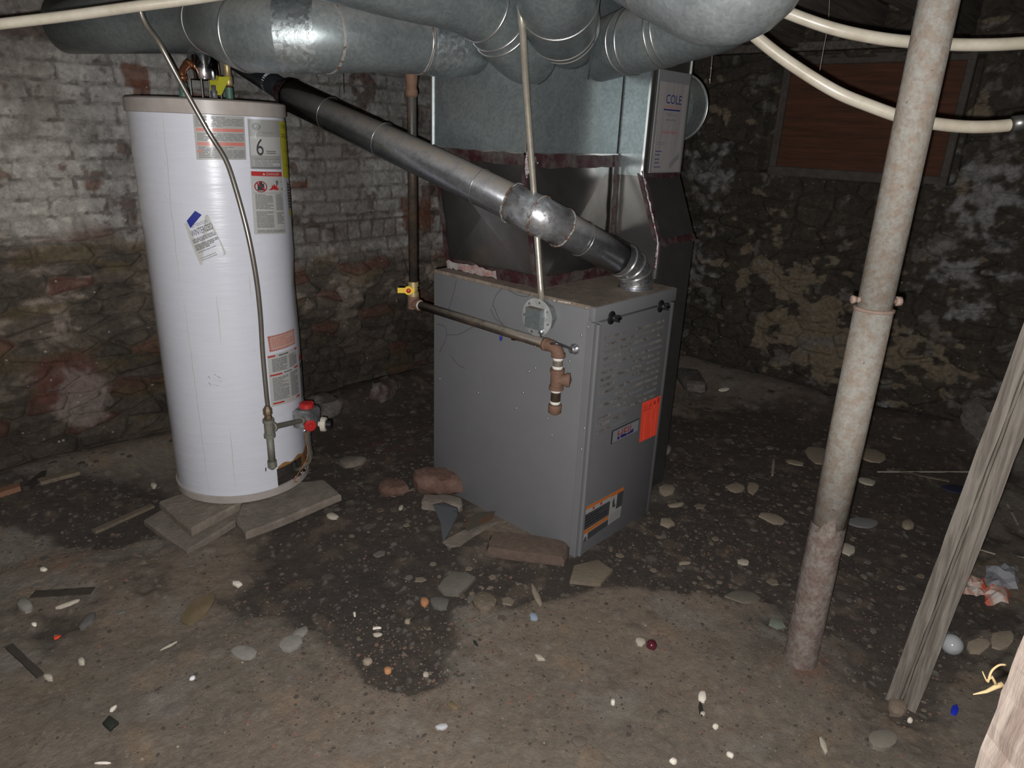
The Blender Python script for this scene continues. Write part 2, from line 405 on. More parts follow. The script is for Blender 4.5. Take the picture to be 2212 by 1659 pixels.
def make_back_wall():
    xs = np.concatenate([np.arange(XL - .05, -1.5, .02), np.arange(-1.5, 1.3, .0065), np.arange(1.3, XR + .1, .02)]); zs = np.arange(-.15, ZC + .1, .0065)
    X, Z = np.meshgrid(xs, zs, indexing='ij'); X = X.ravel(); Z = Z.ravel()
    wx = X + (fbm(X * 6, Z * 6, 1, 3) - .5) * .03; wz = Z + (fbm(X * 4, Z * 4, 2, 3) - .5) * (.022 + .03 * ss(-.7, -1., X))
    ch, bl = .072, .212
    row = np.floor(wz / ch); fz = wz / ch - row; u = wx / bl + .5 * (row % 2) + _h(row, row * 0, 3) * .2; cl = np.floor(u); fx = u - cl
    rl = (Z > .865) & (Z < .975) & (X > -.5)            # a course of bricks laid on edge
    u2 = wx / .085; fx = np.where(rl, u2 - np.floor(u2), fx); cl = np.where(rl, np.floor(u2) + 500, cl); fz = np.where(rl, np.clip((Z - .868) / .105, 0, 1), fz); row = np.where(rl, 900, row)
    wdt = np.where(rl, .085, bl); hgt = np.where(rl, .105, ch)
    d = np.minimum(np.minimum(fx, 1 - fx) * wdt, np.minimum(fz, 1 - fz) * hgt) + (fbm(X * 40, Z * 40, 13, 3) - .5) * .008
    face = ss(.003, .011, d); bh = _h(cl, row, 7)
    st, sid = wall_stones(X, Z, 12, .17, .07); st = .35 + .65 * st
    low = ss(.06, -.06, Z - np.where(X > -.55, .80, 1.04) - (fbm(X * 3, Z * 3, 44, 4) - .5) * .35)   # rubble below, brick above
    n1 = fbm(X * 9, Z * 9, 61, 5); n2 = fbm(X * 30, Z * 30, 62, 4); n3 = fbm(X * 2.2, Z * 2.2, 63, 3)
    paint = mix(A(.43, .415, .40), A(.33, .32, .30), n3); paint = mix(paint, A(.52, .50, .48), ss(.52, .68, n2) * .7); paint = mix(paint, paint * A(1.25, 1.22, 1.15), ss(-.7, -.95, X))
    brick = mix(A(.17, .065, .04), A(.10, .055, .042), bh); grime = A(.075, .062, .052)
    bare = (bh > .975) * .8 + ss(.70, .76, n1 + n2 * .12) * .7
    bare = np.clip(bare + rl * (bh > .6) * .45 * ss(.4, .6, n2), 0, 1)
    up = mix(paint, brick, bare * face)
    up = mix(up, grime, ss(.56, .64, n1 * .35 + n2 * .5 + .12 * (1 - face) + .05) * .62)
    up = mix(up, grime * 1.6, (1 - face) * np.where(rl, .75, np.where(X > -.6, .38, .22)))
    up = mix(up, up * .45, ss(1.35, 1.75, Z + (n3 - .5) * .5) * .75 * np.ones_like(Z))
    up = mix(up, grime * 1.3, ss(.45, .62, fbm(X * 3.1, Z * 4.3, 64, 5)) * .5)
    # a few bricks the paint has left entirely
    for bx, bz, sx, sz in ((-.33, 1.52, .09, .05), (-.57, 1.62, .05, .045), (.92, .98, .12, .1), (-.2, 1.0, .1, .03), (-.56, 1.575, .035, .03), (.15, 1.17, .05, .02)):
        q = ss(1.1, .85, np.maximum(np.abs(X - bx) / sx, np.abs(Z - bz) / sz) + (n2 - .5) * .6); up = mix(up, A(.15, .06, .035), q * .8)
    n5 = fbm(X * 13, Z * 22, 91, 5); lo = mix(A(.155, .125, .098), A(.105, .088, .07), sid); lo = mix(lo, A(.34, .285, .235), ss(.53, .62, n5 * .6 + n1 * .4) * ss(.1, .7, Z) * .75); lo = mix(lo, A(.055, .046, .038), ss(.52, .42, fbm(X * 5, Z * 11, 93, 5)) * .6)
    lo = mix(lo, A(.045, .038, .033), (1 - st) * .35); lo = lo * 1.12; lo = mix(lo, A(.17, .08, .06), (sid > .88) * .7)
    lo = mix(lo, A(.16, .12, .06), ss(.6, .7, fbm(X * 4, Z * 14, 99, 3)) * .5)
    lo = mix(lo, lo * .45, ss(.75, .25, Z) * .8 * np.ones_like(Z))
    for bx, bz, sx, sz, c in ((-1.03, .40, .16, .13, A(.13, .055, .045)), (-.98, .3, .12, .16, A(.25, .2, .18))):
        q = np.exp(-((X - bx) / sx) ** 2 - ((Z - bz) / sz) ** 2); lo = mix(lo, c, ss(.35, .6, q + (n2 - .5) * .5) * .8)
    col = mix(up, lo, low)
    dp = (face * .008 + bh * .004) * (1 - low) + (st * .026 + sid * .012 * st) * low + (n1 - .5) * .02 + (n2 - .5) * .008
    P = np.stack([X, YB - dp, Z], -1)
    o = grid('wall_back', P, len(xs), len(zs), earth_mat('old_painted_brick', fleck=(.4, .37, .34), fs=60, amt=.03, lo=.66, hi=1.34, dark=.4, ds=30), col)
    return o
def make_right_wall():
    ys = np.concatenate([np.arange(YF - .05, -1.5, .02), np.arange(-1.5, 1.35, .008), np.arange(1.35, YB + .1, .02)]); zs = np.arange(-.15, ZC + .1, .008)
    Y, Z = np.meshgrid(ys, zs, indexing='ij'); Y = Y.ravel(); Z = Z.ravel()
    st, sid = wall_stones(Y, Z, 33, .2, .085); st = .4 + .6 * st; n1 = fbm(Y * 6, Z * 8, 71, 5); n2 = fbm(Y * 26, Z * 26, 72, 4)
    col = mix(A(.042, .036, .031), A(.07, .058, .044), n1); col = mix(col, A(.02, .018, .016), (1 - st) * .2)
    white = 0; tan = 0; drk = 0
    def blob(px, py, rx, ry):
        c = at(px, py, 0, XR); e = at(px + rx, py, 0, XR) - c; g = at(px, py - ry, 0, XR) - c
        return np.exp(-((Y - c.y) / abs(e.y)) ** 2 - ((Z - c.z) / abs(g.z)) ** 2)
    for b in ((1530, 350, 60, 70, 1), (1520, 480, 40, 90, .8), (2130, 420, 110, 130, 1.15), (2080, 620, 110, 90, .75), (1510, 600, 50, 80, .6), (2180, 860, 90, 90, .7), (1960, 900, 110, 35, .7), (2060, 680, 20, 14, 1)):
        white = white + b[4] * blob(*b[:4])
    for b in ((1740, 700, 150, 110, 1), (1660, 580, 90, 50, .9), (1790, 790, 80, 40, .8), (1960, 780, 120, 90, .6), (1540, 240, 60, 60, .5), (2120, 230, 60, 90, .6)):
        tan = tan + b[4] * blob(*b[:4])
    f1, f2, idv = cells(Y * 19 + n2, Z * 26 + n1, 81)
    tm = ss(.30, .38, tan * .55 + (fbm(Y * 11, Z * 17, 88, 5) - .5) * 1.5 - .02); col = mix(col, A(.21, .17, .12), tm * .8)
    wm = ss(.34, .66, white * .52 + (n2 - .5) * .8 + (fbm(Y * 9, Z * 16, 89, 5) - .5) * .9 + .02); col = mix(col, A(.27, .26, .26), wm * .85)
    wm = ss(.66, .72, fbm(Y * 12, Z * 12, 73, 5)); col = mix(col, A(.16, .15, .14), wm * .6)
    dp = st * .03 + sid * st * .025 + (n1 - .5) * .05 + (n2 - .5) * .012
    hc = [at(1668, 150, 0, XR), at(2070, 380, 0, XR)]
    rec = ss(0, .02, np.minimum(np.minimum(Y - min(hc[0].y, hc[1].y) , max(hc[0].y, hc[1].y) - Y), np.minimum(Z - 1.29, 1.92 - Z)))
    dp = dp * .8
    P = np.stack([XR - dp * (1 - rec) + .06 * rec, Y, Z], -1)
    return grid('wall_right', P, len(ys), len(zs), earth_mat('damp_rubble_stone', fleck=(.3, .28, .26), fs=70, amt=.03, lo=.6, hi=1.45, dark=.4, ds=24), col, flip=True)
def simple_wall(name, pts, n, seed):
    P0, P1 = Vector(pts[0]), Vector(pts[1]); ln = (P1 - P0).length; us = np.linspace(0, ln, int(ln / .05)); zs = np.arange(-.15, ZC + .1, .05)
    U, Z = np.meshgrid(us, zs, indexing='ij'); U = U.ravel(); Z = Z.ravel(); st, sid = wall_stones(U, Z, seed); d = (P1 - P0).normalized()
    dp = st * .03 + fbm(U * 4, Z * 4, seed, 3) * .03
    P = np.stack([P0.x + d.x * U + n[0] * dp, P0.y + d.y * U + n[1] * dp, Z], -1)
    return grid(name, P, len(us), len(zs), bpy.data.materials['damp_rubble_stone'], mix(A(.08, .07, .06), A(.14, .12, .1), sid))

make_floor(); make_back_wall(); make_right_wall()
simple_wall('wall_left', ((XL, YF, 0), (XL, YB, 0)), (1, 0), 5); simple_wall('wall_front', ((XL, YF, 0), (XR, YF, 0)), (0, 1), 6)
M_joist = brushed_wood('old_joist_wood', (.07, .06, .052), (.11, .095, .08), (2, 40, 40))
mb = MB()
for k in range(44): # deck boards above the joists
    y0 = YF - .1 + k * .112; mb.box((XL, y0, ZC + .002 * (k % 3)), (XR + .1, y0 + .108, ZC + .03))
o = mb.build('ceiling', M_joist); o['kind'] = 'structure'
k = 0; y0 = -2.45
while y0 < 1.95:
    mb = MB(); mb.rbox((XL, y0, ZC - .19), (XR + .02, y0 + .045, ZC), .004, 1); k += 1
    o = mb.build('trim_%d' % k, M_joist); o['kind'] = 'structure'; y0 += .42

# ------------------------------------------------------------------ shared materials
M_galv = mat('galvanized_steel', (.165, .19, .195), .4, metal=.7, spangle=120, var=.15, vscale=6, bump=.05, bscale=20, dust=.55)
M_galv_old = mat('stained_galvanized_steel', (.20, .22, .225), .42, metal=.6, spangle=120, var=.3, vscale=4, rust=.34, dust=.5, bump=.06, bscale=20)
M_bright = mat('bright_duct_steel', (.42, .44, .48), .22, metal=.95, spangle=90, var=.12, bump=.04, bscale=14)
M_chrome = mat('chromed_hood', (.6, .6, .63), .12, metal=1)
M_sleeve = mat('bright_sleeve_steel', (.36, .37, .39), .32, metal=.8, spangle=90, var=.12)
M_flue = mat('flue_steel', (.21, .22, .24), .3, metal=.85, spangle=120, var=.2, dust=.95, bump=.04, bscale=16)
M_dull = mat('dull_sheet_steel', (.13, .13, .125), .36, metal=.8, var=.2, vscale=3, bump=.03, bscale=6)
M_case = mat('coil_case_steel', (.22, .215, .21), .24, metal=.9, var=.25, vscale=2, col2=(.15, .14, .13), bump=.05, bscale=5)
M_seam = mat('seam_steel', (.5, .5, .49), .3, metal=.9)
M_rustseam = mat('rusty_band', (.3, .29, .28), .6, metal=.3, rust=.52, vscale=14, bump=.5, bscale=90)
M_tape = mat('red_print_foil_tape', (.062, .022, .028), .38, metal=.4, col2=(.10, .085, .08), vscale=14, var=.5, bump=.5, bscale=40)
M_foil = mat('crumpled_foil', (.75, .72, .74), .16, metal=1, bump=1, bscale=60, col2=(.35, .12, .17), vscale=30)
M_tapewhite = mat('white_paper_tape', (.33, .315, .30), .6, col2=(.26, .17, .165), vscale=28, var=.2)
M_furn = mat('grey_enamel', (.145, .146, .153), .42, var=.05, vscale=3, spec=.4)
M_furn_f = mat('grey_enamel_front', (.115, .115, .122), .5, var=.06, vscale=4, spec=.4)
M_furn_top = mat('dusty_furnace_top', (.16, .13, .105), .85, col2=(.2, .155, .12), vscale=12, var=.4, bump=.4)
M_white = mat('white_enamel', (.575, .59, .655), .3, var=.04, vscale=2, spec=.5, coat=1, bump=.3, bscale=1.0, stretch=(1.5, 1.5, 13))
M_white.node_tree.nodes['Principled BSDF'].inputs['Coat Roughness'].default_value = .05
M_cap = mat('beige_grey_cap', (.33, .295, .275), .4, var=.15, vscale=6, spec=.5)
M_black = mat('black_plastic', (.012, .012, .013), .35)
M_blackpipe = mat('black_iron_pipe', (.035, .032, .03), .45, metal=.4, var=.5, vscale=10, col2=(.07, .05, .035), bump=.15, dust=.7)
M_rustpipe = mat('rusty_iron_fitting', (.135, .075, .05), .75, var=.3, vscale=14, bump=.4, bscale=70)
M_wtape = mat('white_thread_tape', (.6, .57, .52), .8, bump=.5)
M_brass = mat('tarnished_brass', (.42, .33, .17), .45, metal=.6, var=.25)
M_copper = mat('tarnished_copper', (.28, .11, .05), .4, metal=.8, var=.4, vscale=14)
M_green = mat('green_nipple', (.06, .13, .1), .5, var=.2)
M_red = mat('red_plastic', (.38, .02, .02), .35, var=.1)
M_yellow = mat('yellow_handle', (.62, .42, .02), .45)
M_alu = mat('cast_aluminium', (.27, .275, .28), .5, metal=.5, var=.35, vscale=20, col2=(.12, .12, .13), bump=.2)
M_tubegrey = mat('coated_steel_tube', (.27, .25, .22), .3, metal=.75, var=.15)
M_conduit = mat('conduit_steel', (.40, .37, .31), .35, metal=.6, var=.25, vscale=12)
M_pvc = mat('cream_plastic_pipe', (.37, .335, .275), .34, var=.12, vscale=10, spec=.5, col2=(.31, .275, .215))
GL = dict(coat=1, bump=.25, bscale=1.0, stretch=(1.5, 1.5, 13))
M_paper = mat('label_paper', (.42, .42, .41), .5, var=.06, **GL)
M_gpaper = mat('grey_label', (.30, .30, .29), .4, var=.05, **GL)
M_print = mat('grey_print', (.17, .17, .17), .5, **GL)
M_dprint = mat('dark_print', (.045, .045, .05), .5)
M_pred = mat('red_print', (.38, .03, .03), .45)
M_pink = mat('faded_red_print', (.45, .14, .11), .45, **GL)
M_yel = mat('yellow_label', (.42, .40, .03), .5, var=.1)
M_ypr = mat('olive_print', (.16, .16, .03), .5)
M_blue = mat('blue_tape', (.02, .03, .22), .4)
M_orangep = mat('orange_paper', (.72, .06, .03), .6, var=.07, vscale=6, stretch=(8, 1, .4))
M_orangepl = mat('light_orange_fold', (.85, .13, .08), .6)
M_orange = mat('orange_print', (.40, .12, .025), .5)
M_navy = mat('navy_print', (.01, .015, .11), .5)
M_dred = mat('dark_red_print', (.22, .01, .012), .5)
M_rust = mat('rust_edge', (.25, .12, .04), .8, var=.4)
M_burner = mat('dark_chamber', (.045, .035, .03), .8, var=.5, vscale=8)
M_wood_grey = brushed_wood('weathered_grey_wood', (.165, .148, .128), (.095, .082, .07), (60, 60, 2.2))
M_wood_pale = brushed_wood('pale_rough_wood', (.20, .165, .14), (.12, .09, .075), (30, 30, 3))
M_stone = mat('grey_brown_stone', (.165, .138, .112), .9, col2=(.20, .17, .14), vscale=10, var=.25, bump=.6, bscale=50)
M_concrete = mat('weathered_slab', (.145, .122, .10), .9, col2=(.175, .15, .125), vscale=9, var=.3, bump=.5, bscale=60)
M_brick = mat('old_red_brick', (.11, .06, .045), .9, col2=(.14, .085, .065), vscale=14, var=.35, bump=.7, bscale=50)
M_mortar = mat('pale_mortar', (.33, .29, .24), .9, var=.3, bump=.6)

# ------------------------------------------------------------------ water heater
HC = Vector((-.6, 1.31, 0)); HR = .258; HZ0, HZ1 = .063, 1.527
heater = thing('water_heater', (HC.x, HC.y, HZ0), 'tall white cylindrical gas water heater with printed labels, standing on stone slabs', 'water heater')
def cyl(px, py, r=HR):
    d = ray(px, py); a = d.x ** 2 + d.y ** 2; ox = C.x - HC.x; oy = C.y - HC.y; b = 2 * (ox * d.x + oy * d.y); c = ox * ox + oy * oy - r * r
    t = (-b - math.sqrt(max(b * b - 4 * a * c, 0))) / (2 * a); P = C + d * t
    return math.atan2(P.y - HC.y, P.x - HC.x), P.z
def cp(th, z, r=HR): return Vector((HC.x + r * math.cos(th), HC.y + r * math.sin(th), z))
th_l, z_l = cyl(598, 1016); th_r = th_l + 1.05; OZ1 = z_l + .005
seg = 120; mb = MB(); mb.smooth = True; Z0, Z1 = HZ0 + .03, HZ1 - .045
zr = [Z0, OZ1] + list(np.linspace(OZ1, Z1, 14)[1:]); th0 = th_l; vs = []; fs = []
dth, dz = cyl(638, 630)
def dent(th, z):
    q = math.exp(-((th - dth - .1) / .22) ** 2 - ((z - dz) / .07) ** 2); return HR - .010 * q
for z in zr:
    for k in range(seg): th = th0 + 2 * math.pi * k / seg; vs.append(cp(th, z, dent(th, z)))
for i in range(len(zr) - 1):
    for k in range(seg):
        th = 2 * math.pi * (k + .5) / seg
        if i == 0 and th < 1.05: continue
        k2 = (k + 1) % seg; fs.append((i * seg + k, i * seg + k2, (i + 1) * seg + k2, (i + 1) * seg + k))
mb.add(vs, fs)
jacket = mb.build('jacket', M_white, heater)
# grime, scuffs and rust runs belong to the enamel
def cyl_strip(mb, pts, w):
    vs = []; fs = []
    for i, (px, py) in enumerate(pts):
        th, z = cyl(px, py); ww = w * (.4 + .6 * math.sin(math.pi * (i + .5) / len(pts))) / HR
        vs += [cp(th - ww, z, HR + .0006), cp(th + ww, z, HR + .0006)]
    for i in range(len(pts) - 1): fs.append((2 * i, 2 * i + 1, 2 * i + 3, 2 * i + 2))
    mb.add(vs, fs)
M_run = mat('dried_drip', (.45, .42, .37), .5, col2=(.5, .47, .43), vscale=30)
M_scuff = mat('scuff', (.36, .35, .36), .6)
rnd = random.Random(4)
def mark(name, pts, w, m_):
    mb = MB(); mb.smooth = True; cyl_strip(mb, pts, w); mb.build(name, m_, heater)
def wob(x0, y0, x1, y1, n, a): return [(x0 + (x1 - x0) * i / n + rnd.uniform(-a, a), y0 + (y1 - y0) * i / n) for i in range(n + 1)]
for s_ in (wob(352, 245, 372, 470, 14, 1) + wob(373, 476, 388, 610, 9, 1), wob(398, 650, 425, 860, 14, 1.2) + wob(426, 866, 452, 1060, 10, 1), wob(497, 930, 508, 1050, 8, .8), wob(538, 595, 542, 642, 4, .5), wob(468, 640, 478, 745, 8, .8)):
    mark('drip_stain', s_, .0014, M_run)
for x, y in ((448, 812), (462, 808), (470, 812), (452, 826), (462, 830), (474, 822)): mark('scuff_mark', wob(x, y, x + rnd.uniform(4, 10), y + rnd.uniform(2, 6), 3, 2), .003, M_scuff)
for i in range(22):
    x = rnd.uniform(330, 600); y = rnd.uniform(260, 1030); mark('scuff_mark', wob(x, y, x + rnd.uniform(-9, 9), y + rnd.uniform(2, 9), 2, 1), .0007, M_scuff)
mark('scuff_mark', [(574, 1010), (574, 1018)], .0025, M_black)
mb = MB(); mb.smooth = True
mb.lathe(HC, (0, 0, 1), [(Z1 - .002, HR + .001), (Z1, HR + .006), (HZ1 - .004, HR + .006), (HZ1, HR + .001), (HZ1 + .003, HR - .02), (HZ1 + .006, .001)], 96, caps=False)
sharp(mb.build('top_cap', M_cap, heater), 40)
mb = MB(); mb.lathe(HC, (0, 0, 1), [(HZ0, HR - .02), (HZ0, HR + .005), (Z0 - .003, HR + .006), (Z0, HR + .001), (Z0, HR - .012), (HZ0 + .01, .001)], 96, caps=False)
sharp(mb.build('bottom_ring', M_cap, heater), 40)
# combustion chamber behind the missing access cover
mb = MB(); mb.use(M_burner, True); n = 30; vs = []; fs = []
for i in range(n + 1):
    th = th_l - .25 + (1.05 + .5) * i / n
    for z in (Z0, OZ1 + .02): vs.append(cp(th, z, HR * .80))
for i in range(n): fs.append((2 * i, 2 * i + 2, 2 * i + 3, 2 * i + 1))
mb.add(vs, fs); mb.smooth = False
vs = [cp(th_l - .25 + 1.55 * i / n, Z0 + .004, r) for i in range(n + 1) for r in (HR * .8, HR - .002)]
mb.add(vs, [(2 * i, 2 * i + 1, 2 * i + 3, 2 * i + 2) for i in range(n)])
vs = [cp(th_l - .25 + 1.55 * i / n, OZ1 + .015, r) for i in range(n + 1) for r in (HR * .8, HR - .002)]
mb.add(vs, [(2 * i, 2 * i + 1, 2 * i + 3, 2 * i + 2) for i in range(n)])
mb.use(M_rust); vs = [cp(th_l + .62 + .06 * i, z, HR * .97) for i in range(8) for z in (Z0 + .01, OZ1 + .01)]
mb.add(vs, [(2 * i, 2 * i + 1, 2 * i + 3, 2 * i + 2) for i in range(7)])
mb.use(M_dull); vs = [cp(th_l + .03 + .05 * i, z, HR * .84) for i in range(14) for z in (Z0 + .045, Z0 + .055)]
mb.add(vs, [(2 * i, 2 * i + 1, 2 * i + 3, 2 * i + 2) for i in range(13)])
mb.build('burner_chamber', None, heater)['label'] = 'dark rusty burner opening with its cover missing'
mb = MB(); mb.use(M_rust); vs = [cp(th_l + .02 + .05 * i, OZ1 + z * (.3 + .7 * math.sin(i * .5 + .4) ** 2), HR + .0008) for i in range(18) for z in (.0, .018)]
mb.add(vs, [(2 * i, 2 * i + 1, 2 * i + 3, 2 * i + 2) for i in range(17)]); mb.build('rust_stain', mat('pale_rust_stain', (.48, .33, .16), .6, col2=(.58, .5, .42), vscale=24), heater)

def cyl_sticker(corners, nu=10):
    q = [cyl(*c) for c in corners]
    def fn(u, v, l):
        th = (q[0][0] * (1 - u) + q[1][0] * u) * (1 - v) + (q[3][0] * (1 - u) + q[2][0] * u) * v
        z = (q[0][1] * (1 - u) + q[1][1] * u) * (1 - v) + (q[3][1] * (1 - u) + q[2][1] * u) * v
        return cp(th, z, HR + .0006 + l)
    return Sticker(fn, nu)
s = cyl_sticker([(416, 247), (527, 252), (532, 345), (425, 345)]); s.base(M_gpaper)
s.lines(M_print, .03, .03, .97, .27, 7, 1, .7); s.rect(M_pink, .04, .29, .97, .36, .001); s.lines(M_print, .05, .4, .97, .58, 5, 2, .7)
s.rect(M_pink, .04, .60, .97, .68, .001); s.lines(M_print, .05, .7, .97, .97, 7, 3, .7); s.rect(M_pink, .03, .78, .11, .83, .0012)
s.build('warning_label', heater, 'grey printed label with two faded red lines')
s = cyl_sticker([(534, 257), (603, 260), (608, 366), (541, 365)]); s.base(M_gpaper)
s.rect(M_paper, .03, .34, .97, .72, .0008); s.ring(M_print, .2, .14, .11, .075, .35); s.text(M_print, 'GE', .13, .10, .27, .18)
s.text(M_print, 'SmartWater', .34, .24, .7, .28); s.text(M_dprint, '6', .17, .38, .36, .72); s.lines(M_print, .44, .62, .76, .70, 2, 5, .6)
s.rect(M_paper, .08, .80, .93, .93, .0008); s.lines(M_print, .1, .79, .92, .94, 5, 6, .5); s.rect(M_print, .03, .955, .97, .985, .001)
s.build('rating_label', heater, 'grey label with a large 6')
s = cyl_sticker([(540, 369), (608, 371), (618, 504), (549, 506)]); s.base(M_paper)
s.rect(M_pred, .02, .005, .98, .075, .001); s.text(M_paper, 'DANGER', .42, .022, .86, .06); s.poly(M_paper, [(.3, .058), (.34, .02), (.38, .058)], .0014)
s.ring(M_dred, .24, .24, .17, .088, .16); s.rect(M_dprint, .15, .19, .33, .30, .001); s.rect(M_dprint, .2, .165, .28, .20, .001)
s.poly(M_pred, [(.12, .19), (.16, .18), (.37, .29), (.33, .30)], .0015)
s.poly(M_pred, [(.45, .29), (.55, .25), (.55, .21), (.6, .225), (.63, .19), (.68, .23), (.72, .20), (.74, .25), (.8, .265), (.78, .29)], .0014)
s.ring(M_dprint, .75, .165, .05, .025, .6); s.rect(M_dprint, .72, .19, .76, .215, .0016); s.rect(M_dprint, .88, .26, .96, .295); s.rect(M_dprint, .9, .15, .94, .165); s.rect(M_print, .84, .25, .9, .255)
s.rect(M_print, .04, .335, .96, .34, .001); s.lines(M_print, .08, .36, .56, .60, 12, 8, .6); s.lines(M_print, .66, .36, .93, .62, 13, 9, .6); s.lines(M_print, .08, .63, .55, .9, 13, 10, .6); s.lines(M_print, .66, .65, .93, .84, 9, 11, .6); s.lines(M_print, .08, .93, .93, .98, 3, 12, .6)
s.build('danger_label', heater, 'white label with a red DANGER header and flame pictogram')
s = cyl_sticker([(602, 261), (617, 265), (626, 386), (611, 383)], 4); s.base(M_yel); s.rect(M_ypr, .15, .05, .8, .13); s.lines(M_ypr, .1, .22, .95, .3, 2, 1); s.rect(M_ypr, .2, .5, .9, .52); s.rect(M_ypr, .2, .76, .9, .79)
s.build('energy_label', heater, 'narrow yellow label near the edge')
s = cyl_sticker([(618, 392), (627, 394), (633, 467), (624, 464)], 3); s.base(M_gpaper); s.lines(M_dprint, .1, .05, .9, .8, 9, 3, .6); s.rect(M_yel, 0, .86, 1, 1, .001)
s.build('edge_label', heater, 'grey label with a small yellow square at its foot')
s = cyl_sticker([(399, 483), (449, 463), (490, 549), (433, 573)]); s.poly(M_paper, [(0, 0), (1, 0), (1, .45), (1, .97), (.93, 1.0), (0, 1), (-.03, .5)], .0006)
s.text(M_print, 'ATTENTION', .22, .09, .88, .16); s.text(M_dprint, 'WINTERIZED', .10, .2, .98, .34); s.lines(M_print, .06, .40, .96, .50, 3, 4, .7); s.lines(M_print, .06, .54, .97, .68, 4, 5, .75); s.lines(M_print, .1, .71, .8, .74, 1, 6, .6); s.lines(M_gpaper, .1, .85, .7, .95, 2, 7, .5)
notice = s.build('winterized_notice', heater, 'white paper notice reading WINTERIZED, taped askew'); ORG[notice.name] = ORG[heater.name]
s = cyl_sticker([(404, 477), (422, 455), (436, 464), (412, 493)], 4); s.rect(M_blue, 0, 0, 1, 1, .002); s.build('blue_tape', notice, 'piece of dark blue tape')
s = cyl_sticker([(577, 727), (634, 709), (637, 742), (582, 761)]); s.base(mat('salmon_label', (.44, .30, .26), .5, var=.08))
for i in range(17):
    u = i / 17; s.rect(M_pred if i % 1 == 0 else M_paper, u + .01, .02, u + .035, .11, .001); s.rect(M_pred, u + .01, .89, u + .035, .98, .001)
for i in range(9): v = .03 + i / 9.5; s.rect(M_pred, .01, v, .06, v + .05, .001); s.rect(M_pred, .94, v, .99, v + .05, .001)
s.lines(M_pink, .1, .2, .9, .8, 6, 3, .4); s.build('striped_label', heater, 'salmon label with a red hazard-striped border')
s = cyl_sticker([(577, 768), (639, 747), (647, 858), (586, 879)]); s.base(M_paper)
for v, a, b in ((.02, .0, .2), (.02, .88, 1), (.38, .02, .36), (.36, .8, 1), (.93, .05, .36), (.93, .82, 1)): s.rect(M_pred, a, v, b, v + .03, .0012)
s.lines(M_dprint, .3, .035, .8, .06, 1, 1, .8); s.lines(M_print, .1, .09, .55, .34, 12, 2, .7); s.lines(M_print, .62, .09, .95, .34, 12, 3, .7); s.lines(M_dprint, .42, .38, .72, .4, 1, 4, .8)
s.lines(M_print, .08, .45, .55, .90, 21, 5, .65); s.lines(M_print, .62, .43, .95, .90, 22, 6, .7); s.build('instruction_label', heater, 'tall white instruction label with red bars')
s = cyl_sticker([(645, 768), (653, 760), (658, 850), (651, 862)], 3); s.base(M_gpaper); s.rect(M_pred, 0, 0, 1, .12, .001); s.rect(M_dprint, .1, .2, .9, .3, .001); s.rect(M_dprint, .5, .34, .9, .42, .001); s.lines(M_print, .1, .5, .95, .98, 12, 1, .5); s.build('side_label', heater, 'label with a red header at the side edge')
# gas control valve
tv, zv = cyl(640, 905); tv += .02; n_ = Vector((math.cos(tv), math.sin(tv), 0)); t_ = Vector((-math.sin(tv), math.cos(tv), 0)); z_ = Vector((0, 0, 1))
if t_.dot(RT) < 0: t_ = -t_
# t_ points to image right; the camera-facing side is -t_ mixed with n_
vc = cp(tv, zv + .012, HR + .045)
mb = MB(); mb.use(M_alu).obox(vc, n_, t_, z_, .034, .036, .040); mb.obox(vc - n_ * .028, n_, t_, z_, .012, .041, .034)
mb.obox(vc + n_ * .036 + z_ * .01, n_, t_, z_, .006, .03, .026)
valve = sharp(mb.build('gas_control_valve', None, heater)); ORG[valve.name] = ORG[heater.name]
valve['label'] = 'cast grey gas control valve with red knobs'
mb = MB(); mb.lathe(vc + z_ * .038, z_, [(0, .012), (.006, .012), (.006, .03), (.02, .028), (.024, .024), (.026, .0)], 12, False)
mb.obox(vc + z_ * .055 + t_ * .003, (n_ + t_).normalized(), (n_ - t_).normalized(), z_, .026, .008, .008); mb.build('gas_knob', M_red, valve)['label'] = 'red top knob'
cf = (-F + Vector((0, 0, F.z))).normalized(); cf = (cf + n_ * .6).normalized()
mb = MB(); mb.smooth = True; mb.lathe(vc + cf * .044 - z_ * .020 + t_ * .004, cf, [(-.01, .024), (.008, .024), (.011, .02), (.011, .012), (.018, .011), (.019, 0)], 20, False); sharp(mb.build('pilot_button', M_red, valve))['label'] = 'round red dial'
dr = (RT - Vector((0, 0, RT.z))).normalized()
wc = vc + dr * .042 - z_ * .024 + cf * .012
mb = MB(); prof = []; 
mb.lathe(wc, dr, [(0, .011), (.012, .011), (.012, .030), (.030, .029), (.032, .024), (.032, 0)], 14, False); sharp(mb.build('temperature_dial', mat('ivory_plastic', (.5, .47, .4), .5), valve), 20)['label'] = 'ivory ribbed dial'
mb = MB(); mb.lathe(wc + dr * .032, dr, [(0, .019), (.02, .018), (.021, 0)], 16, False); sharp(mb.build('reset_button', M_black, valve))['label'] = 'black cap on the dial'
mb = MB(); mb.smooth = True
b0 = vc - z_ * .036 - t_ * .008 + cf * .014
e1 = cp(th_l + .42, Z0 + .035, HR - .005)
mb.use(M_tubegrey).tube(smooth_path([b0, b0 - z_ * .08, b0 - z_ * .15 - t_ * .0, e1 + cf * .01, e1 - cf * .06], 5), .008, 12)
b1 = b0 + t_ * .016; mb.use(M_bright).tube(smooth_path([b1, b1 - z_ * .08, b1 - z_ * .15, e1 + t_ * .014 + cf * .005, e1 + t_ * .014 - cf * .06], 5), .0035, 8)
b2 = vc - z_ * .034 - t_ * .032 + cf * .012; mb.use(M_bright).lathe(b2, -z_, [(0, .009), (.012, .009), (.014, .004)], 6)
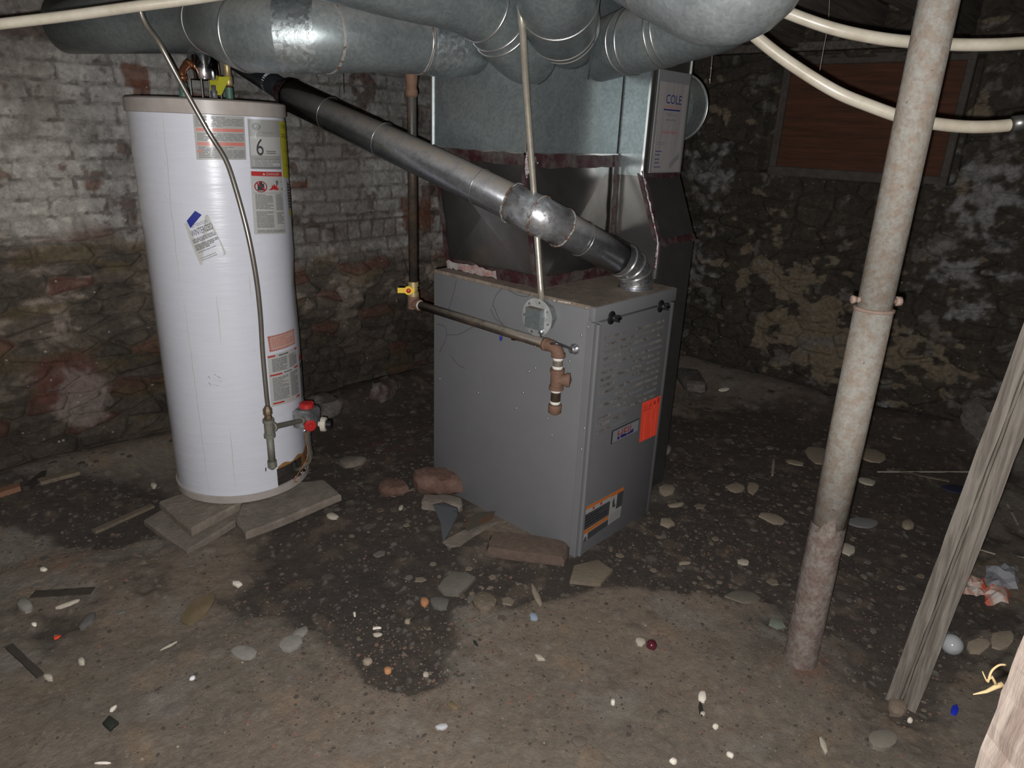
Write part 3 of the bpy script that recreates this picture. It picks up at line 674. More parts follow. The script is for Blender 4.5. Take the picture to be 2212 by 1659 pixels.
mb.use(M_rust).tube(smooth_path([b2 - z_ * .012, b2 - z_ * .05 + t_ * .006, b2 - z_ * .13 + t_ * .008, cp(th_l + .28, Z0 + .005, HR + .012), cp(th_l + .33, Z0 - .012, HR + .012)], 5), .0022, 6)
mb.build('burner_tube', None, heater)['label'] = 'thin tubes running down into the burner opening'
mb = MB(); mb.use(M_foil, True)
mb.tube(smooth_path([cp(th_l + .3 + .08 * i, Z0 + .002 + .006 * (i % 2), HR + .002) for i in range(6)], 3), [.006] * 16, 8); mb.build('foil_scrap', M_foil, heater)
# top fittings
hp = dep(387, 206, 2.42); hp.z = HZ1 + .004
def top_pt(px, py): return at(px, py, 2, HZ1 + .004)
pl = Vector((-.70, 1.26, HZ1 + .004)); pr_ = Vector((-.505, 1.33, HZ1 + .004)); ph = Vector((-.60, 1.31, HZ1))
for p in (pl, pr_):
    mb = MB(); mb.smooth = True; mb.lathe(p, z_, [(0, .017), (.006, .017), (.006, .014), (.045, .0135)], 16); sharp(mb.build('water_nipple', M_green, heater))['label'] = 'green pipe nipple'
mb = MB(); mb.smooth = True; mb.use(M_chrome).lathe(ph + z_ * .066, z_, [(0, .052), (.002, .053), (.078, .048), (.085, .043), (.087, 0)], 40, False)
mb.use(M_dull)
for k in range(4):
    a = k * math.pi / 2 + .9; q = ph + Vector((math.cos(a), math.sin(a), 0)) * .05; mb.tube([q, q + z_ * .068], .003, 6)
mb.smooth = False
sharp(mb.build('draft_hood', None, heater))['label'] = 'shiny chrome draft hood'
mb = MB(); mb.smooth = True; q = ph + Vector((.0, -.06, .0)); mb.lathe(q, z_, [(0, .012), (.03, .012), (.035, .008), (.05, .008)], 8); mb.build('anode_plug', M_alu, heater)
mb = MB(); mb.prism([dep(452, 165, 2.42), dep(497, 166, 2.42), dep(478, 206, 2.40), dep(455, 203, 2.40)], F * .001 ); y_tag = mb.build('yellow_tag', M_yel, heater); y_tag['label'] = 'yellow hanging tag'

def pipe_thing(name, label, cat, origin, parts, group=None):
    t = thing(name, origin, label, cat, group)
    return t
cpip = thing('copper_pipe', pl + z_ * .045, 'tarnished copper water pipe rising from the left nipple on the white heater', 'pipe')
mb = MB(); mb.smooth = True; a0 = pl + z_ * .04; e = dep(430, 118, 2.55)
e = dep(436, 112, 2.46); k1 = a0 + z_ * .045; mb.tube([a0, a0 + z_ * .03] + arc(a0 + z_ * .03, k1, k1 + (e - k1) * .25, 6)[1:] + [e + (e - k1) * .15], .0115, 16); mb.build('tube', M_copper, cpip)
mb = MB(); mb.smooth = True; mb.lathe(a0 + z_ * .012, z_, [(0, .0145), (.018, .0145)], 16); mb.build('coupling', M_copper, cpip); mb = MB(); mb.smooth = True; mb.lathe(k1 + (e - k1) * .25, (e - k1), [(0, .0145), (.02, .0145)], 16); mb.build('coupling', M_copper, cpip)
cpip = thing('copper_pipe', pr_ + z_ * .045, 'copper water pipe with a brass shutoff valve, right nipple of the heater', 'pipe')
mb = MB(); mb.smooth = True; mb.tube([pr_ + z_ * .04, pr_ + z_ * .11] + arc(pr_ + z_ * .11, pr_ + z_ * .145, pr_ + Vector((.01, .04, .155)), 6)[1:] + [pr_ + Vector((.05, .45, .19))], .011, 16); mb.build('tube', M_copper, cpip)
mb = MB(); mb.smooth = True; mb.lathe(pr_ + z_ * .05, z_, [(0, .013), (.005, .016), (.03, .016), (.035, .013), (.075, .013), (.08, .017), (.095, .017)], 12); mb.build('shutoff_valve', M_brass, cpip)

# flexible gas tube down the front of the heater
gas = thing('gas_tube', dep(583, 1005, 2.55), 'thin grey gas tube hanging from the joists to the heater gas valve', 'pipe')
tp = [(300, 15, 1.95), (345, 95, 2.03), (380, 160, 2.08), (422, 235, 2.14), (455, 293, 2.18), (487, 345, 2.205), (508, 405, 2.225), (535, 505, 2.26), (553, 600, 2.31), (562, 680, 2.36), (567, 760, 2.41), (575, 850, 2.46), (579, 884, 2.485)]
P = [dep(*q) for q in tp]; P = [P[0] + Vector((0, 0, .25))] + P
mb = MB(); mb.smooth = True; mb.tube(smooth_path(P, 6), .0078, 14); mb.build('flexible_tube', M_tubegrey, gas)
tj = dep(581, 925, 2.49)
mb = MB(); mb.smooth = True; mb.lathe(tj + z_ * .085, -z_, [(0, .009), (.006, .012), (.012, .0165), (.03, .0165), (.034, .012)], 8); mb.use(M_brass); mb.lathe(tj + z_ * .052, -z_, [(0, .011), (.012, .015), (.02, .012)], 6)
mb.mats = []; sharp(mb.build('flare_nut', mat('dark_brass', (.13, .095, .06), .5, metal=.5, var=.3), gas))
M_galvfit = mat('grey_pipe_fitting', (.17, .165, .14), .6, metal=.3, var=.3, vscale=20, bump=.3, rust=.3)
mb = MB(); mb.smooth = True; mb.lathe(tj + z_ * .035, -z_, [(0, .020), (.012, .020), (.014, .0165), (.055, .0165), (.057, .020), (.07, .020)], 20)
vin = vc - n_ * .0 - t_ * .036; dn = (vin - tj).normalized(); mb.lathe(tj, dn, [(0, .014), (.02, .0155), (.022, .019), (.032, .019), (.032, .010), ((vin - tj).length - .018, .010), ((vin - tj).length - .018, .015), ((vin - tj).length, .016)], 16)
sharp(mb.build('tee_fitting', M_galvfit, gas))
mb = MB(); mb.smooth = True; mb.lathe(tj - z_ * .035, -z_, [(0, .0125), (.10, .0125)], 16); mb.build('drip_leg', M_galvfit, gas)
mb = MB(); mb.lathe(tj - z_ * .13, -z_, [(0, .017), (.024, .017), (.034, .006), (.035, .001)], 8); mb.build('end_cap', M_galvfit, gas)

# ------------------------------------------------------------------ furnace
FW, FD, FH = .507, .788, .945
furn = thing('furnace', (FW / 2, FD / 2, -.03), 'dark grey gas furnace cabinet with louvered front panel and dusty top', 'furnace')
mb = MB(); mb.use(M_furn); mb.rbox((0, .012, -.03), (FW, FD, FH - .012), .004)
mb.rbox((-.003, -.004, FH - .05), (FW + .003, .02, FH - .001), .003)
mb.use(M_furn_top).box((.003, .0, FH - .013), (FW - .003, FD - .002, FH))
sharp(mb.build('cabinet', None, furn))
mb = MB(); mb.use(M_furn)
mb.rbox((-.0012, -.002, -.03), (.0152, .026, FH - .052), .0015); mb.rbox((.0168, -.010, -.02), (.034, .03, FH - .06), .003); mb.box((.012, .004, -.02), (.02, .03, FH - .06))
mb.build('corner_flange', None, furn)
mb = MB(); mb.use(M_furn_f).rbox((.034, -.006, -.02), (FW - .028, .03, FH - .055), .004)
mb.rbox((FW - .026, -.002, -.02), (FW, .03, FH - .055), .003)
def onf(px, py): p = at(px, py, 1, -.006); return p
door = sharp(mb.build('door_panel', None, furn)); ORG[door.name] = ORG[furn.name]
# louvers: four columns of pressed dashes, dusty
mb = MB(); rnd = random.Random(3); M_louvd = mat('dusty_louver', (.135, .13, .125), .7, col2=(.07, .06, .052), vscale=30, var=.4)
for c in range(4):
    for r in range(15):
        x0 = .055 + c * .0975; z0 = .835 - r * .0245 - (0 if c else .0)
        if r > 12 and c > 1: continue
        w = .088; mb.use(M_louvd if (r * 3 + c * 5) % 7 < 5 else M_furn_f)
        mb.add([(x0, -.0062, z0), (x0 + w, -.0062, z0), (x0 + w - .004, -.0115, z0 - .008), (x0 + .004, -.0115, z0 - .008), (x0 + .004, -.0062, z0 - .010), (x0 + w - .004, -.0062, z0 - .010)],
               [(0, 3, 2, 1), (0, 4, 3), (1, 2, 5)])
        mb.use(M_black); mb.add([(x0 + .004, -.0064, z0 - .0082), (x0 + w - .004, -.0064, z0 - .0082), (x0 + w - .004, -.0064, z0 - .0105), (x0 + .004, -.0064, z0 - .0105)], [(0, 1, 2, 3)])
        mb.use(M_seam); mb.add([(x0 + w - .007, -.0108, z0 - .002), (x0 + w - .001, -.0075, z0 - .002), (x0 + w - .001, -.0085, z0 - .008), (x0 + w - .006, -.0112, z0 - .0075)], [(0, 1, 2, 3)])
mb.build('louver_panel', None, door)['label'] = 'four columns of pressed louvers caked with dust'
for px, py in ((1322, 686), (1428, 661)):
    p = onf(px, py); mb = MB(); mb.use(M_black, True).lathe(p + Vector((-.004, -.0005, .0)), (0, -1, 0), [(0, .023), (.001, .023), (.0012, .0)], 24, False)
    mb.lathe(p, (0, -1, 0), [(0, .011), (.016, .011), (.018, .008)], 12); mb.smooth = False; mb.obox(p + Vector((.004, -.022, 0)), Vector((1, 0, 0)), Vector((0, 1, 0)), z_, .014, .006, .004); mb.obox(p + Vector((.004, -.022, 0)), Vector((1, 0, 0)), Vector((0, 1, 0)), z_, .004, .006, .012)
    mb.build('latch_knob', None, door)['label'] = 'black plastic latch knob'
def fq(c, y=-.0065): return [at(px, py, 1, y) for px, py in c]
b = fq([(1323, 930), (1381, 905), (1379, 933), (1323, 957)], -.009); x0, x1 = b[0].x, b[1].x; zt, zb_ = (b[0].z + b[1].z) / 2, (b[2].z + b[3].z) / 2
mb = MB(); mb.use(M_black).rbox((x0, -.0095, zb_), (x1, -.006, zt), .0015); mb.build('badge_backing', None, door)
s = Sticker(quadfn([(x0, -.0095, zt), (x1, -.0095, zt), (x1, -.0095, zb_), (x0, -.0095, zb_)], (0, -1, 0)))
s.rect(mat('silver_badge', (.30, .30, .32), .35, metal=.4), .02, .04, .98, .96, .0004); s.rect(M_navy, .05, .10, .95, .11, .0008); s.rect(M_navy, .05, .89, .95, .90, .0008)
s.text(M_dred, 'HEIL', .2, .18, .78, .80, .0012)
s.poly(mat('silver_wave', (.30, .30, .32), .35, metal=.4), [(.1, .62), (.25, .50), (.42, .52), (.6, .62), (.8, .45), (.8, .50), (.6, .67), (.42, .58), (.25, .57), (.1, .7)], .0024)
s.poly(M_navy, [(.19, .62), (.27, .60), (.27, .82), (.19, .82)], .002); s.poly(M_navy, [(.30, .60), (.42, .60), (.55, .67), (.55, .82), (.32, .82)], .002); s.poly(M_navy, [(.57, .68), (.66, .62), (.66, .82), (.57, .82)], .002); s.poly(M_navy, [(.68, .60), (.78, .52), (.78, .80), (.68, .82)], .002)
s.build('badge', door, 'silver maker badge with red and blue letters')
s = Sticker(quadfn(fq([(1387, 870), (1427, 854), (1417, 939), (1380, 956)], -.007), (0, -1, 0))); s.rect(M_orangep, 0, 0, 1, 1, .0012)
for u, a, b_ in ((.2, .3, .97), (.32, .05, .2), (.52, .2, .6), (.62, .5, 1), (.8, .35, .98), (.68, 0, .3)): s.rect(M_orangepl, u, a, u + .025, b_, .0016)
M_ored = mat('orange_notice_print', (.3, .02, .01), .6); s.text(M_ored, 'NOTICE', .1, .10, .52, .18, .002); s.rect(M_ored, .08, .21, .5, .225, .002); s.rect(M_ored, .64, .07, .72, .17, .002); s.rect(M_ored, .84, .03, .92, .16, .002)
s.build('orange_notice', door, 'bright orange paper notice')
s = Sticker(quadfn(fq([(1260, 1098), (1348, 1051), (1339, 1116), (1256, 1174)], -.0065), (0, -1, 0)))
s.rect(M_gpaper, 0, 0, 1, 1, .0004); s.rect(M_orange, 0, .0, .66, .09, .001); s.rect(M_orange, .67, .0, 1, .12, .001); s.rect(M_dprint, 0, .22, .66, .66, .001); s.lines(M_print, .05, .3, .6, .62, 4, 3, .2)
s.rect(M_orange, 0, .67, .66, .78, .001); s.rect(M_dprint, .14, .8, .66, 1, .001); s.rect(M_dprint, .84, .12, 1, .62, .001); s.poly(M_dprint, [(.72, .30), (.76, .18), (.78, .36), (.82, .5), (.74, .5)], .0015); s.rect(M_pred, .22, .11, .27, .18, .0014); s.rect(M_pred, .4, .1, .45, .18, .0014)
s.rect(M_dprint, .68, .62, .74, .66); s.rect(M_dprint, .9, .63, .98, .67); s.lines(M_print, .7, .7, .98, .98, 6, 4, .4); s.poly(M_dprint, [(.03, 1), (.08, .85), (.11, .92), (.1, 1)], .0015)
s.build('warning_label', door, 'orange, black and white warning label')
for px, py in ((1266, 665), (1270, 706), (950, 818), (1033, 848), (1115, 882), (1130, 848), (1143, 802), (1156, 795), (1192, 940), (1183, 904), (1256, 724), (1230, 780), (1262, 925), (1256, 970), (1156, 748)):
    p = at(px, py, 0, 0); mb = MB(); mb.smooth = True; mb.lathe(p, (-1, 0, 0), [(0, .004), (.002, .0036), (.003, .001)], 8); mb.build('screw', M_seam, furn)
M_cob = mat('dusty_dark_thread', (.045, .045, .048), .9)
for pts in ([(986, 604), (978, 640), (968, 672)], [(944, 700), (962, 706), (966, 722), (992, 722), (1018, 708), (1036, 700)], [(1066, 660), (1078, 690), (1090, 704)], [(1060, 668), (1070, 688), (1086, 702)], [(950, 760), (962, 735), (966, 720)], [(975, 770), (990, 788), (1004, 796)], [(1100, 628), (1120, 638), (1140, 640), (1146, 632)], [(1085, 622), (1070, 640), (1064, 662)]):
    mb = MB(); mb.smooth = True; mb.tube(smooth_path([at(x, y, 0, -.0012) for x, y in pts], 4), .0009, 5); mb.build('cobweb_thread', M_cob, furn)
# lumps of mortar on the top
mb = MB(); mb.smooth = True; c0 = at(1200, 650, 2, FH)
for i in range(16):
    a = rnd.uniform(0, 1); q = c0 + Vector((.0 + a * .012, a * -.05 + rnd.uniform(-.006, .006), 0)); mb.lathe(q, z_, [(-.001, .007), (.003, .006), (.005, .001)], 7)
tag(mb.build('mortar_crumbs', M_mortar), 'pale mortar crumbs on the dusty furnace top', 'debris', kind='stuff')

# ------------------------------------------------------------------ coil case between furnace and plenum
ZP = 1.40
PX0, PY0, PX1, PY1 = -.015, .315, .50, .778
coil = thing('coil_case', (.28, .54, FH), 'dull crossbroken sheet metal coil case on the furnace top, edges sealed with foil tape', 'duct')
bq = [Vector((.07, .30, FH)), Vector((.49, .30, FH)), Vector((.49, FD - .005, FH)), Vector((.07, FD - .005, FH))]
tq = [Vector((PX0, PY0, ZP)), Vector((PX1, PY0, ZP)), Vector((PX1, PY1, ZP)), Vector((PX0, PY1, ZP))]
mb = MB()
for i, out in ((0, Vector((0, -1, 0))), (1, Vector((1, 0, 0))), (2, Vector((0, 1, 0))), (3, Vector((-1, 0, 0)))):
    j = (i + 1) % 4; c = (bq[i] + bq[j] + tq[i] + tq[j]) / 4 + out * .013
    mb.add([bq[i], bq[j], tq[j], tq[i], c], [(0, 1, 4), (1, 2, 4), (2, 3, 4), (3, 0, 4)])
mb.add(bq, [(0, 3, 2, 1)]); mb.add(tq, [(0, 1, 2, 3)]); mb.build('case', M_case, coil)
def strip(mb, a, b, side, w, out, lift=.004, n=10, jag=.004, seed=1):
    r = random.Random(seed); vs = []; fs = []
    for i in range(n + 1):
        p = Vector(a).lerp(Vector(b), i / n) + Vector(out) * lift
        vs += [p + Vector(side) * r.uniform(-jag, jag), p + Vector(side) * (w + r.uniform(-jag, jag)) + Vector(out) * r.uniform(0, .002)]
    for i in range(n): fs.append((2 * i, 2 * i + 1, 2 * i + 3, 2 * i + 2))
    mb.add(vs, fs)
mb = MB(); mb.use(M_tape)
up_l = (tq[0] - bq[0]).normalized()
strip(mb, bq[0], bq[3], up_l, .045, (-1, 0, .0)); strip(mb, bq[0], bq[1], (tq[0] - bq[0]).normalized(), .04, (0, -1, 0), seed=2)
strip(mb, tq[0], tq[3], -up_l, .035, (-1, 0, 0), seed=3, lift=.010); strip(mb, tq[0], tq[1], -up_l, .045, (0, -1, 0), seed=4, lift=.010)
strip(mb, bq[0], tq[0], (1, 0, 0), .028, (0, -1, 0), seed=5, lift=.006); strip(mb, bq[0], tq[0], (0, 1, 0), .022, (-1, 0, 0), seed=6, lift=.006)
strip(mb, bq[3], tq[3], (0, -1, 0), .025, (-1, 0, 0), seed=7, lift=.006); strip(mb, bq[1] + Vector((.01, 0, 0)), tq[1], (-1, 0, 0), .03, (0, -1, 0), seed=8, lift=.012)
mb.build('foil_tape', None, coil)['label'] = 'dark red printed foil tape along the seams'
mb = MB(); mb.use(M_tapewhite)
a = bq[0].lerp(bq[3], .42); strip(mb, a, bq[0].lerp(bq[3], .99), up_l, .036, (-1, 0, 0), lift=.007, n=16, jag=.007, seed=9)
s_ = Sticker(lambda u, v, l: bq[0].lerp(bq[3], .80 - .35 * u) + up_l * (.030 - .022 * v) + Vector((-.0085 - l, 0, 0)))
vs_, fs_, _a = text_mesh('181A-P  UL  181A-P'); mb.use(M_pink); mb.add([s_.fn(x, 1 - y, .001) for x, y in vs_], fs_)
mb.build('white_tape', None, coil)['label'] = 'peeling white tape with faded red print'
def foil_lump(name, parent, p, sz, seed, n=30):
    r = random.Random(seed); mb = MB(); vs = []; fs = []
    for i in range(7):
        for k in range(8):
            a = k / 8 * 2 * math.pi; t = i / 6; w = math.sin(math.pi * (t * .9 + .05)) * r.uniform(.55, 1.15)
            vs.append(Vector(p) + Vector((math.cos(a) * sz[0] * w, math.sin(a) * sz[1] * w, (t - .5) * sz[2] * 2)))
    for i in range(6):
        for k in range(8): k2 = (k + 1) % 8; fs.append((i * 8 + k, i * 8 + k2, i * 8 + 8 + k2, i * 8 + 8 + k))
    mb.add(vs, fs); return mb.build(name, M_foil, parent)
foil_lump('foil_patch', coil, tq[0] + Vector((-.005, -.012, -.03)), (.012, .014, .045), 3)['label'] = 'bright crumpled foil patch'

# ------------------------------------------------------------------ supply plenum
plen = thing('supply_plenum', (.25, .55, ZP), 'large galvanized box plenum with crossbroken faces above the furnace', 'duct')
mb = MB(); ZT = ZC - .2
c = [Vector((PX0, PY0, 0)), Vector((PX1, PY0, 0)), Vector((PX1, PY1, 0)), Vector((PX0, PY1, 0))]
for i, out in ((0, Vector((0, -1, 0))), (1, Vector((1, 0, 0))), (2, Vector((0, 1, 0))), (3, Vector((-1, 0, 0)))):
    j = (i + 1) % 4; q = [c[i] + z_ * ZP, c[j] + z_ * ZP, c[j] + z_ * ZT, c[i] + z_ * ZT]; m_ = sum(q, Vector()) / 4 + out * .009
    mb.add(q + [m_], [(0, 1, 4), (1, 2, 4), (2, 3, 4), (3, 0, 4)])
mb.add([p + z_ * ZT for p in c], [(0, 1, 2, 3)]); mb.build('box', M_galv, plen)
mb = MB(); mb.box((PX0 - .006, PY1 - .004, ZP), (PX0 + .002, PY1 + .004, ZT)); mb.box((PX0 - .004, PY0 - .004, ZP), (PX0 + .004, PY0 + .004, ZT))
mb.box((PX0 - .008, PY0 - .008, ZP - .004), (PX1, PY0 + .002, ZP + .004)); mb.box((PX0 - .008, PY0 - .006, ZP - .004), (PX0 + .002, PY1, ZP + .004)); mb.build('seam', M_seam, plen)
mb = MB(); mb.use(M_rustseam)
for k in range(3): mb.add([Vector((PX0 + .03 + k * .03, PY0 - .0095, ZP + .02)), Vector((PX0 + .034 + k * .03, PY0 - .0095, ZP + .02)), Vector((PX0 + .035 + k * .03, PY0 - .0095, ZP + .3)), Vector((PX0 + .032 + k * .03, PY0 - .0095, ZP + .3))], [(0, 1, 2, 3)])

# ------------------------------------------------------------------ return air drop on the furnace's right side
ret = thing('return_duct', (.65, .4, 0), 'tall dull metal return air duct beside the furnace, with a paper sign pouch', 'duct')
RX0, RX1 = .512, .782
prof = [(.2, ZT), (.2, 1.335), (.1, 1.10), (.1, -.03), (.76, -.03), (.76, ZT)]
mb = MB(); mb.prism([Vector((RX0, y, z)) for y, z in prof], (RX1 - RX0, 0, 0)); mb.build('casing', M_dull, ret)
mb = MB(); mb.box((RX0 - .005, .195, 1.335), (RX0 + .004, .204, ZT)); mb.box((RX1 - .004, .196, 1.335), (RX1 + .003, .204, ZT)); mb.box((RX0 - .002, .094, .96), (RX0 + .008, .104, 1.1)); mb.build('seam', M_seam, ret)
mb = MB(); mb.add([(RX0 - .002, PY0, 1.33), (RX0 - .002, .2, 1.33), (RX0 - .002, .2, ZT), (RX0 - .002, PY0, ZT)], [(0, 1, 2, 3)]); mb.build('side_strip', M_galv, ret)
sl = Vector((0, -.1, -.235)).normalized(); on = Vector((0, -.92, .39))
mb = MB(); mb.use(M_tape); strip(mb, (RX0, .2, 1.335), (RX0, .1, 1.10), (1, 0, 0), .02, on, .003, 8, .003, 12); strip(mb, (RX0, .1, 1.10), (RX0, .1, .98), (1, 0, 0), .015, (0, -1, 0), .003, 6, .003, 13)
strip(mb, (RX0, .2, 1.34), (RX1, .2, 1.34), (0, 0, -1), .02, (0, -1, 0), .004, 8, .003, 14); strip(mb, (RX0, .105, 1.11), (RX1, .105, 1.11), sl, .03, on, .004, 10, .006, 15)
strip(mb, (RX0, .205, 1.335), (RX0, .105, 1.10), (0, .8, .3), .02, (-1, 0, 0), .004, 8, .003, 16)
mb.build('foil_tape', None, ret)
mb = MB(); mb.use(M_foil, True); pts = [Vector((RX0 - .002, .2 - .1 * t + (.002 if i % 2 else -.002), 1.35 - .25 * t)) for i, t in enumerate(np.linspace(0, 1, 14))] + [Vector((RX0 - .002, .1, 1.07 - .02 * k)) for k in range(5)]
mb.tube(pts, [random.Random(i).uniform(.003, .0065) for i in range(len(pts))], 7); mb.build('foil_edge', None, ret)['label'] = 'bright crumpled foil along the slanted edge'
pc = [at(1421, 165, 1, .194), at(1492, 178, 1, .194), at(1470, 372, 1, .194), at(1406, 370, 1, .194)]
px0, px1 = .562, .765; pz0, pz1 = 1.345, 1.66
mb = MB(); mb.use(mat('clear_pouch', (.16, .16, .165), .25, spec=.6)); mb.rbox((px0 - .012, .1945, 1.34), (px1 + .012, .1995, 1.70), .002); pouch = mb.build('document_pouch', None, ret); ORG[pouch.name] = ORG[ret.name]
pouch['label'] = 'clear plastic pouch holding a paper sign'
M_pp = mat('sleeved_paper', (.25, .235, .235), .22, spec=.5, col2=(.21, .2, .2), vscale=3, stretch=(14, 14, 1.2))
s = Sticker(quadfn([(px0, .193, pz1), (px1, .193, pz1), (px1, .193, pz0), (px0, .193, pz0)], (0, -1, 0)))
s.rect(M_pp, 0, 0, 1, 1, .0003); s.rect(M_mortar, 0, 0, .02, 1, .0008); s.text(M_navy, 'COLE', .24, .13, .78, .23); s.text(M_pink, 'HEATING & COOLING', .24, .25, .76, .28); s.rect(M_navy, .2, .29, .78, .305)
s.lines(M_print, .3, .33, .68, .37, 2, 1, .5); s.lines(M_print, .3, .40, .65, .43, 1, 2, .6); s.text(M_pred, 'Important Papers', .22, .53, .72, .57); s.lines(M_print, .08, .66, .5, .70, 2, 3, .4)
for v in (.76, .80, .85, .89, .94): s.lines(M_navy, .06, v, .28, v + .015, 1, int(v * 100), .6)
s.poly(M_print, [(.6, .90), (.9, .78), (.93, .84), (.62, .97)]); s.build('paper_sign', pouch, 'white paper sign with navy letters and red handwriting')
rd = thing('round_duct_stub', (.84, .22, 1.5), 'round galvanized duct end behind the return duct, seen as a crescent', 'duct')
mb = MB(); mb.smooth = True; rc = Vector((.783, .30, 1.585)); mb.lathe(rc, (1, 0, 0), [(0, .125), (.10, .125), (.104, .129), (.112, .129), (.114, .12), (.114, 0)], 48, False); sharp(mb.build('duct_wall', M_galv, rd))
mb = MB(); mb.smooth = True; mb.tube([rc + Vector((.108, math.cos(a) * .129, math.sin(a) * .129)) for a in np.linspace(0, 2 * math.pi, 49)], .0022, 6, False); mb.build('rim', M_seam, rd)

# ------------------------------------------------------------------ round branch ducts
def round_duct(name, label, path, r, seams=(), bands=(), material=None, bright=(), seg=48, group=None):
    P = [Vector(p) for p in path]; t = thing(name, P[0], label, 'duct', group)
    mb = MB(); mb.smooth = True; mb.use(material or M_galv); mb.tube(P, r, seg, caps=True); mb.build('duct_wall', None, t)
    R_ = r if not isinstance(r, (list, tuple)) else None
    def ringat(s, dr, w):
        i = int(s); f = s - i; p = P[i].lerp(P[min(i + 1, len(P) - 1)], f); a = P[max(i - 1, 0)]; b = P[min(i + 2, len(P) - 1)]
        d = (P[min(i + 1, len(P) - 1)] - P[i]).normalized(); rr = R_ or (r[i] * (1 - f) + r[min(i + 1, len(P) - 1)] * f); return p, d, rr
    for s in seams:
        p, d, rr = ringat(s, 0, 0); mb = MB(); mb.smooth = True; mb.lathe(p - d * .003, d, [(0, rr), (.001, rr + .003), (.005, rr + .003), (.006, rr)], seg, False); mb.build('seam_ring', M_seam, t)
    for s, w, mm in bands:
        p, d, rr = ringat(s, 0, 0); mb = MB(); mb.smooth = True; mb.lathe(p - d * w / 2, d, [(0, rr + .0005), (.0, rr + .0025), (w, rr + .0025), (w, rr + .0005)], seg, False); sharp(mb.build('band', mm, t))
    return t
def pxp(l): return [dep(*q) for q in l]
# left trunk
M_spangle_glint = mat('spangle_glint_band', (.27, .30, .31), .36, metal=.85, spangle=95, bump=.12, bscale=70)  # spangled steel, coloured paler to paint the flash highlight onto two duct gores
rt = [Vector((-.0, .56, 1.742))] + pxp([(985, 100, 2.27), (905, 90, 2.20), (800, 80, 2.07), (690, 76, 1.955), (598, 76, 1.945), (530, 74, 1.99), (500, 63, 2.06), (472, 51, 2.21), (440, 47, 2.33), (300, 50, 2.44), (140, 53, 2.52)])
round_duct('round_duct', 'long round galvanized duct running left over the water heater', rt, [.094, .094, .095, .097, .0985, .0995, .100, .100, .098, .097, .097, .097], seams=(1.97, 5.98, 8.3), bands=((4.47, .108, M_spangle_glint), (1.45, .105, M_spangle_glint), (1.98, .012, M_rustseam), (3.9, .008, M_rustseam)))
e2 = pxp([(1130, 110, 2.17), (1095, 75, 2.10), (1060, 30, 2.02), (990, -10, 1.92), (860, -45, 1.78), (640, -110, 1.62)]); e2 = [Vector((.03, .34, 1.70))] + e2
round_duct('round_duct', 'round galvanized duct with elbow leaving the plenum corner toward the upper left', smooth_path(e2, 4), .092, seams=(9, 10.2, 13), group=None)
e3 = [Vector((.20, .34, 1.78))] + pxp([(1212, 45, 2.08), (1208, 15, 1.95), (1200, -45, 1.82), (1190, -160, 1.70), (1180, -300, 1.6)])
round_duct('round_duct', 'wide round galvanized elbow in the center top, rising toward the camera above the conduit', smooth_path(e3, 4), .112, seams=(3.2, 4.4, 9.5))
e4 = [Vector((.36, .33, 1.74))] + pxp([(1352, 92, 2.22), (1385, 85, 2.16), (1470, 60, 2.06), (1560, 30, 1.95), (1650, -30, 1.82)])
round_duct('round_duct', 'round galvanized duct from the plenum toward the right, tucked under the wide dusty elbow', smooth_path(e4, 4), .097, seams=(5.2, 6.6, 10.2, 10.8))
e5 = pxp([(1250, -190, 1.72), (1380, -125, 1.64), (1480, -82, 1.56), (1560, -58, 1.49), (1610, -90, 1.44), (1620, -200, 1.40), (1610, -360, 1.36)])
round_duct('round_duct', 'widest dusty galvanized elbow hanging at the top right of center', smooth_path(e5, 5), [.125 + .018 * min(1, i / 14) for i in range(31)], seams=(8,), material=M_galv_old)

# ------------------------------------------------------------------ flue pipe
flue = thing('flue_pipe', Vector((.368, .09, FH)), 'dusty steel flue pipe slanting from the furnace top up behind the heater', 'pipe')
vcol = Vector((.368, .09, FH)); K = vcol + z_ * .075; fP = dep(1165, 466, 2.25); fB = dep(625, 205, 2.68); d1 = (fP - K).normalized(); fd = (fB - fP).normalized()
def fl_at(px):  # point and direction along the flue for a picture column
    a, b_ = (K, fP) if px > 1165 else (fP, fB)
    best = min(range(401), key=lambda i: abs((lambda P: (W / 2 + FPX * (P - C).dot(RT) / (P - C).dot(F)) - px)(a.lerp(b_, i / 400)))); return a.lerp(b_, best / 400), (b_ - a).normalized()
mb = MB(); mb.smooth = True; mb.tube([K + d1 * .085, fP, fB], .060, 48); mb.build('pipe_wall', M_flue, flue)
mb = MB(); mb.smooth = True; mb.tube([fl_at(1213)[0], fP, fl_at(1108)[0]], .065, 48); mb.build('coupling', M_sleeve, flue)['label'] = 'bright galvanized coupling sleeve'
for px, mm, w in ((1108, M_rustseam, .0045), (1165, M_rustseam, .005), (1213, M_rustseam, .006), (1258, M_seam, .003), (1038, M_seam, .002), (828, M_seam, .002), (712, M_seam, .002)):
    p, dv = fl_at(px); mb = MB(); mb.smooth = True; r = random.Random(px); rr = .060 + (.009 if mm is M_rustseam else .003)
    nx = dv.orthogonal().normalized(); ny = dv.cross(nx)
    mb.tube([p + (nx * math.cos(a) + ny * math.sin(a)) * (rr - w * .6) + dv * (r.uniform(-.0025, .0025) if mm is M_rustseam else 0) for a in np.linspace(0, 2 * math.pi, 60)], w * .7, 6, False); mb.build('crimp_ring', mm, flue)
mb = MB(); mb.smooth = True
mb.use(M_bright).lathe(vcol, z_, [(0, .064), (.004, .064), (.006, .058), (.03, .0575)], 40)
A0 = [vcol + z_ * .005] + arc(vcol + z_ * .022, K, K + d1 * .07, 3) + [K + d1 * .10]
mb.tube(A0, [.0575, .058, .0585, .059, .0605, .0608], 40, False)
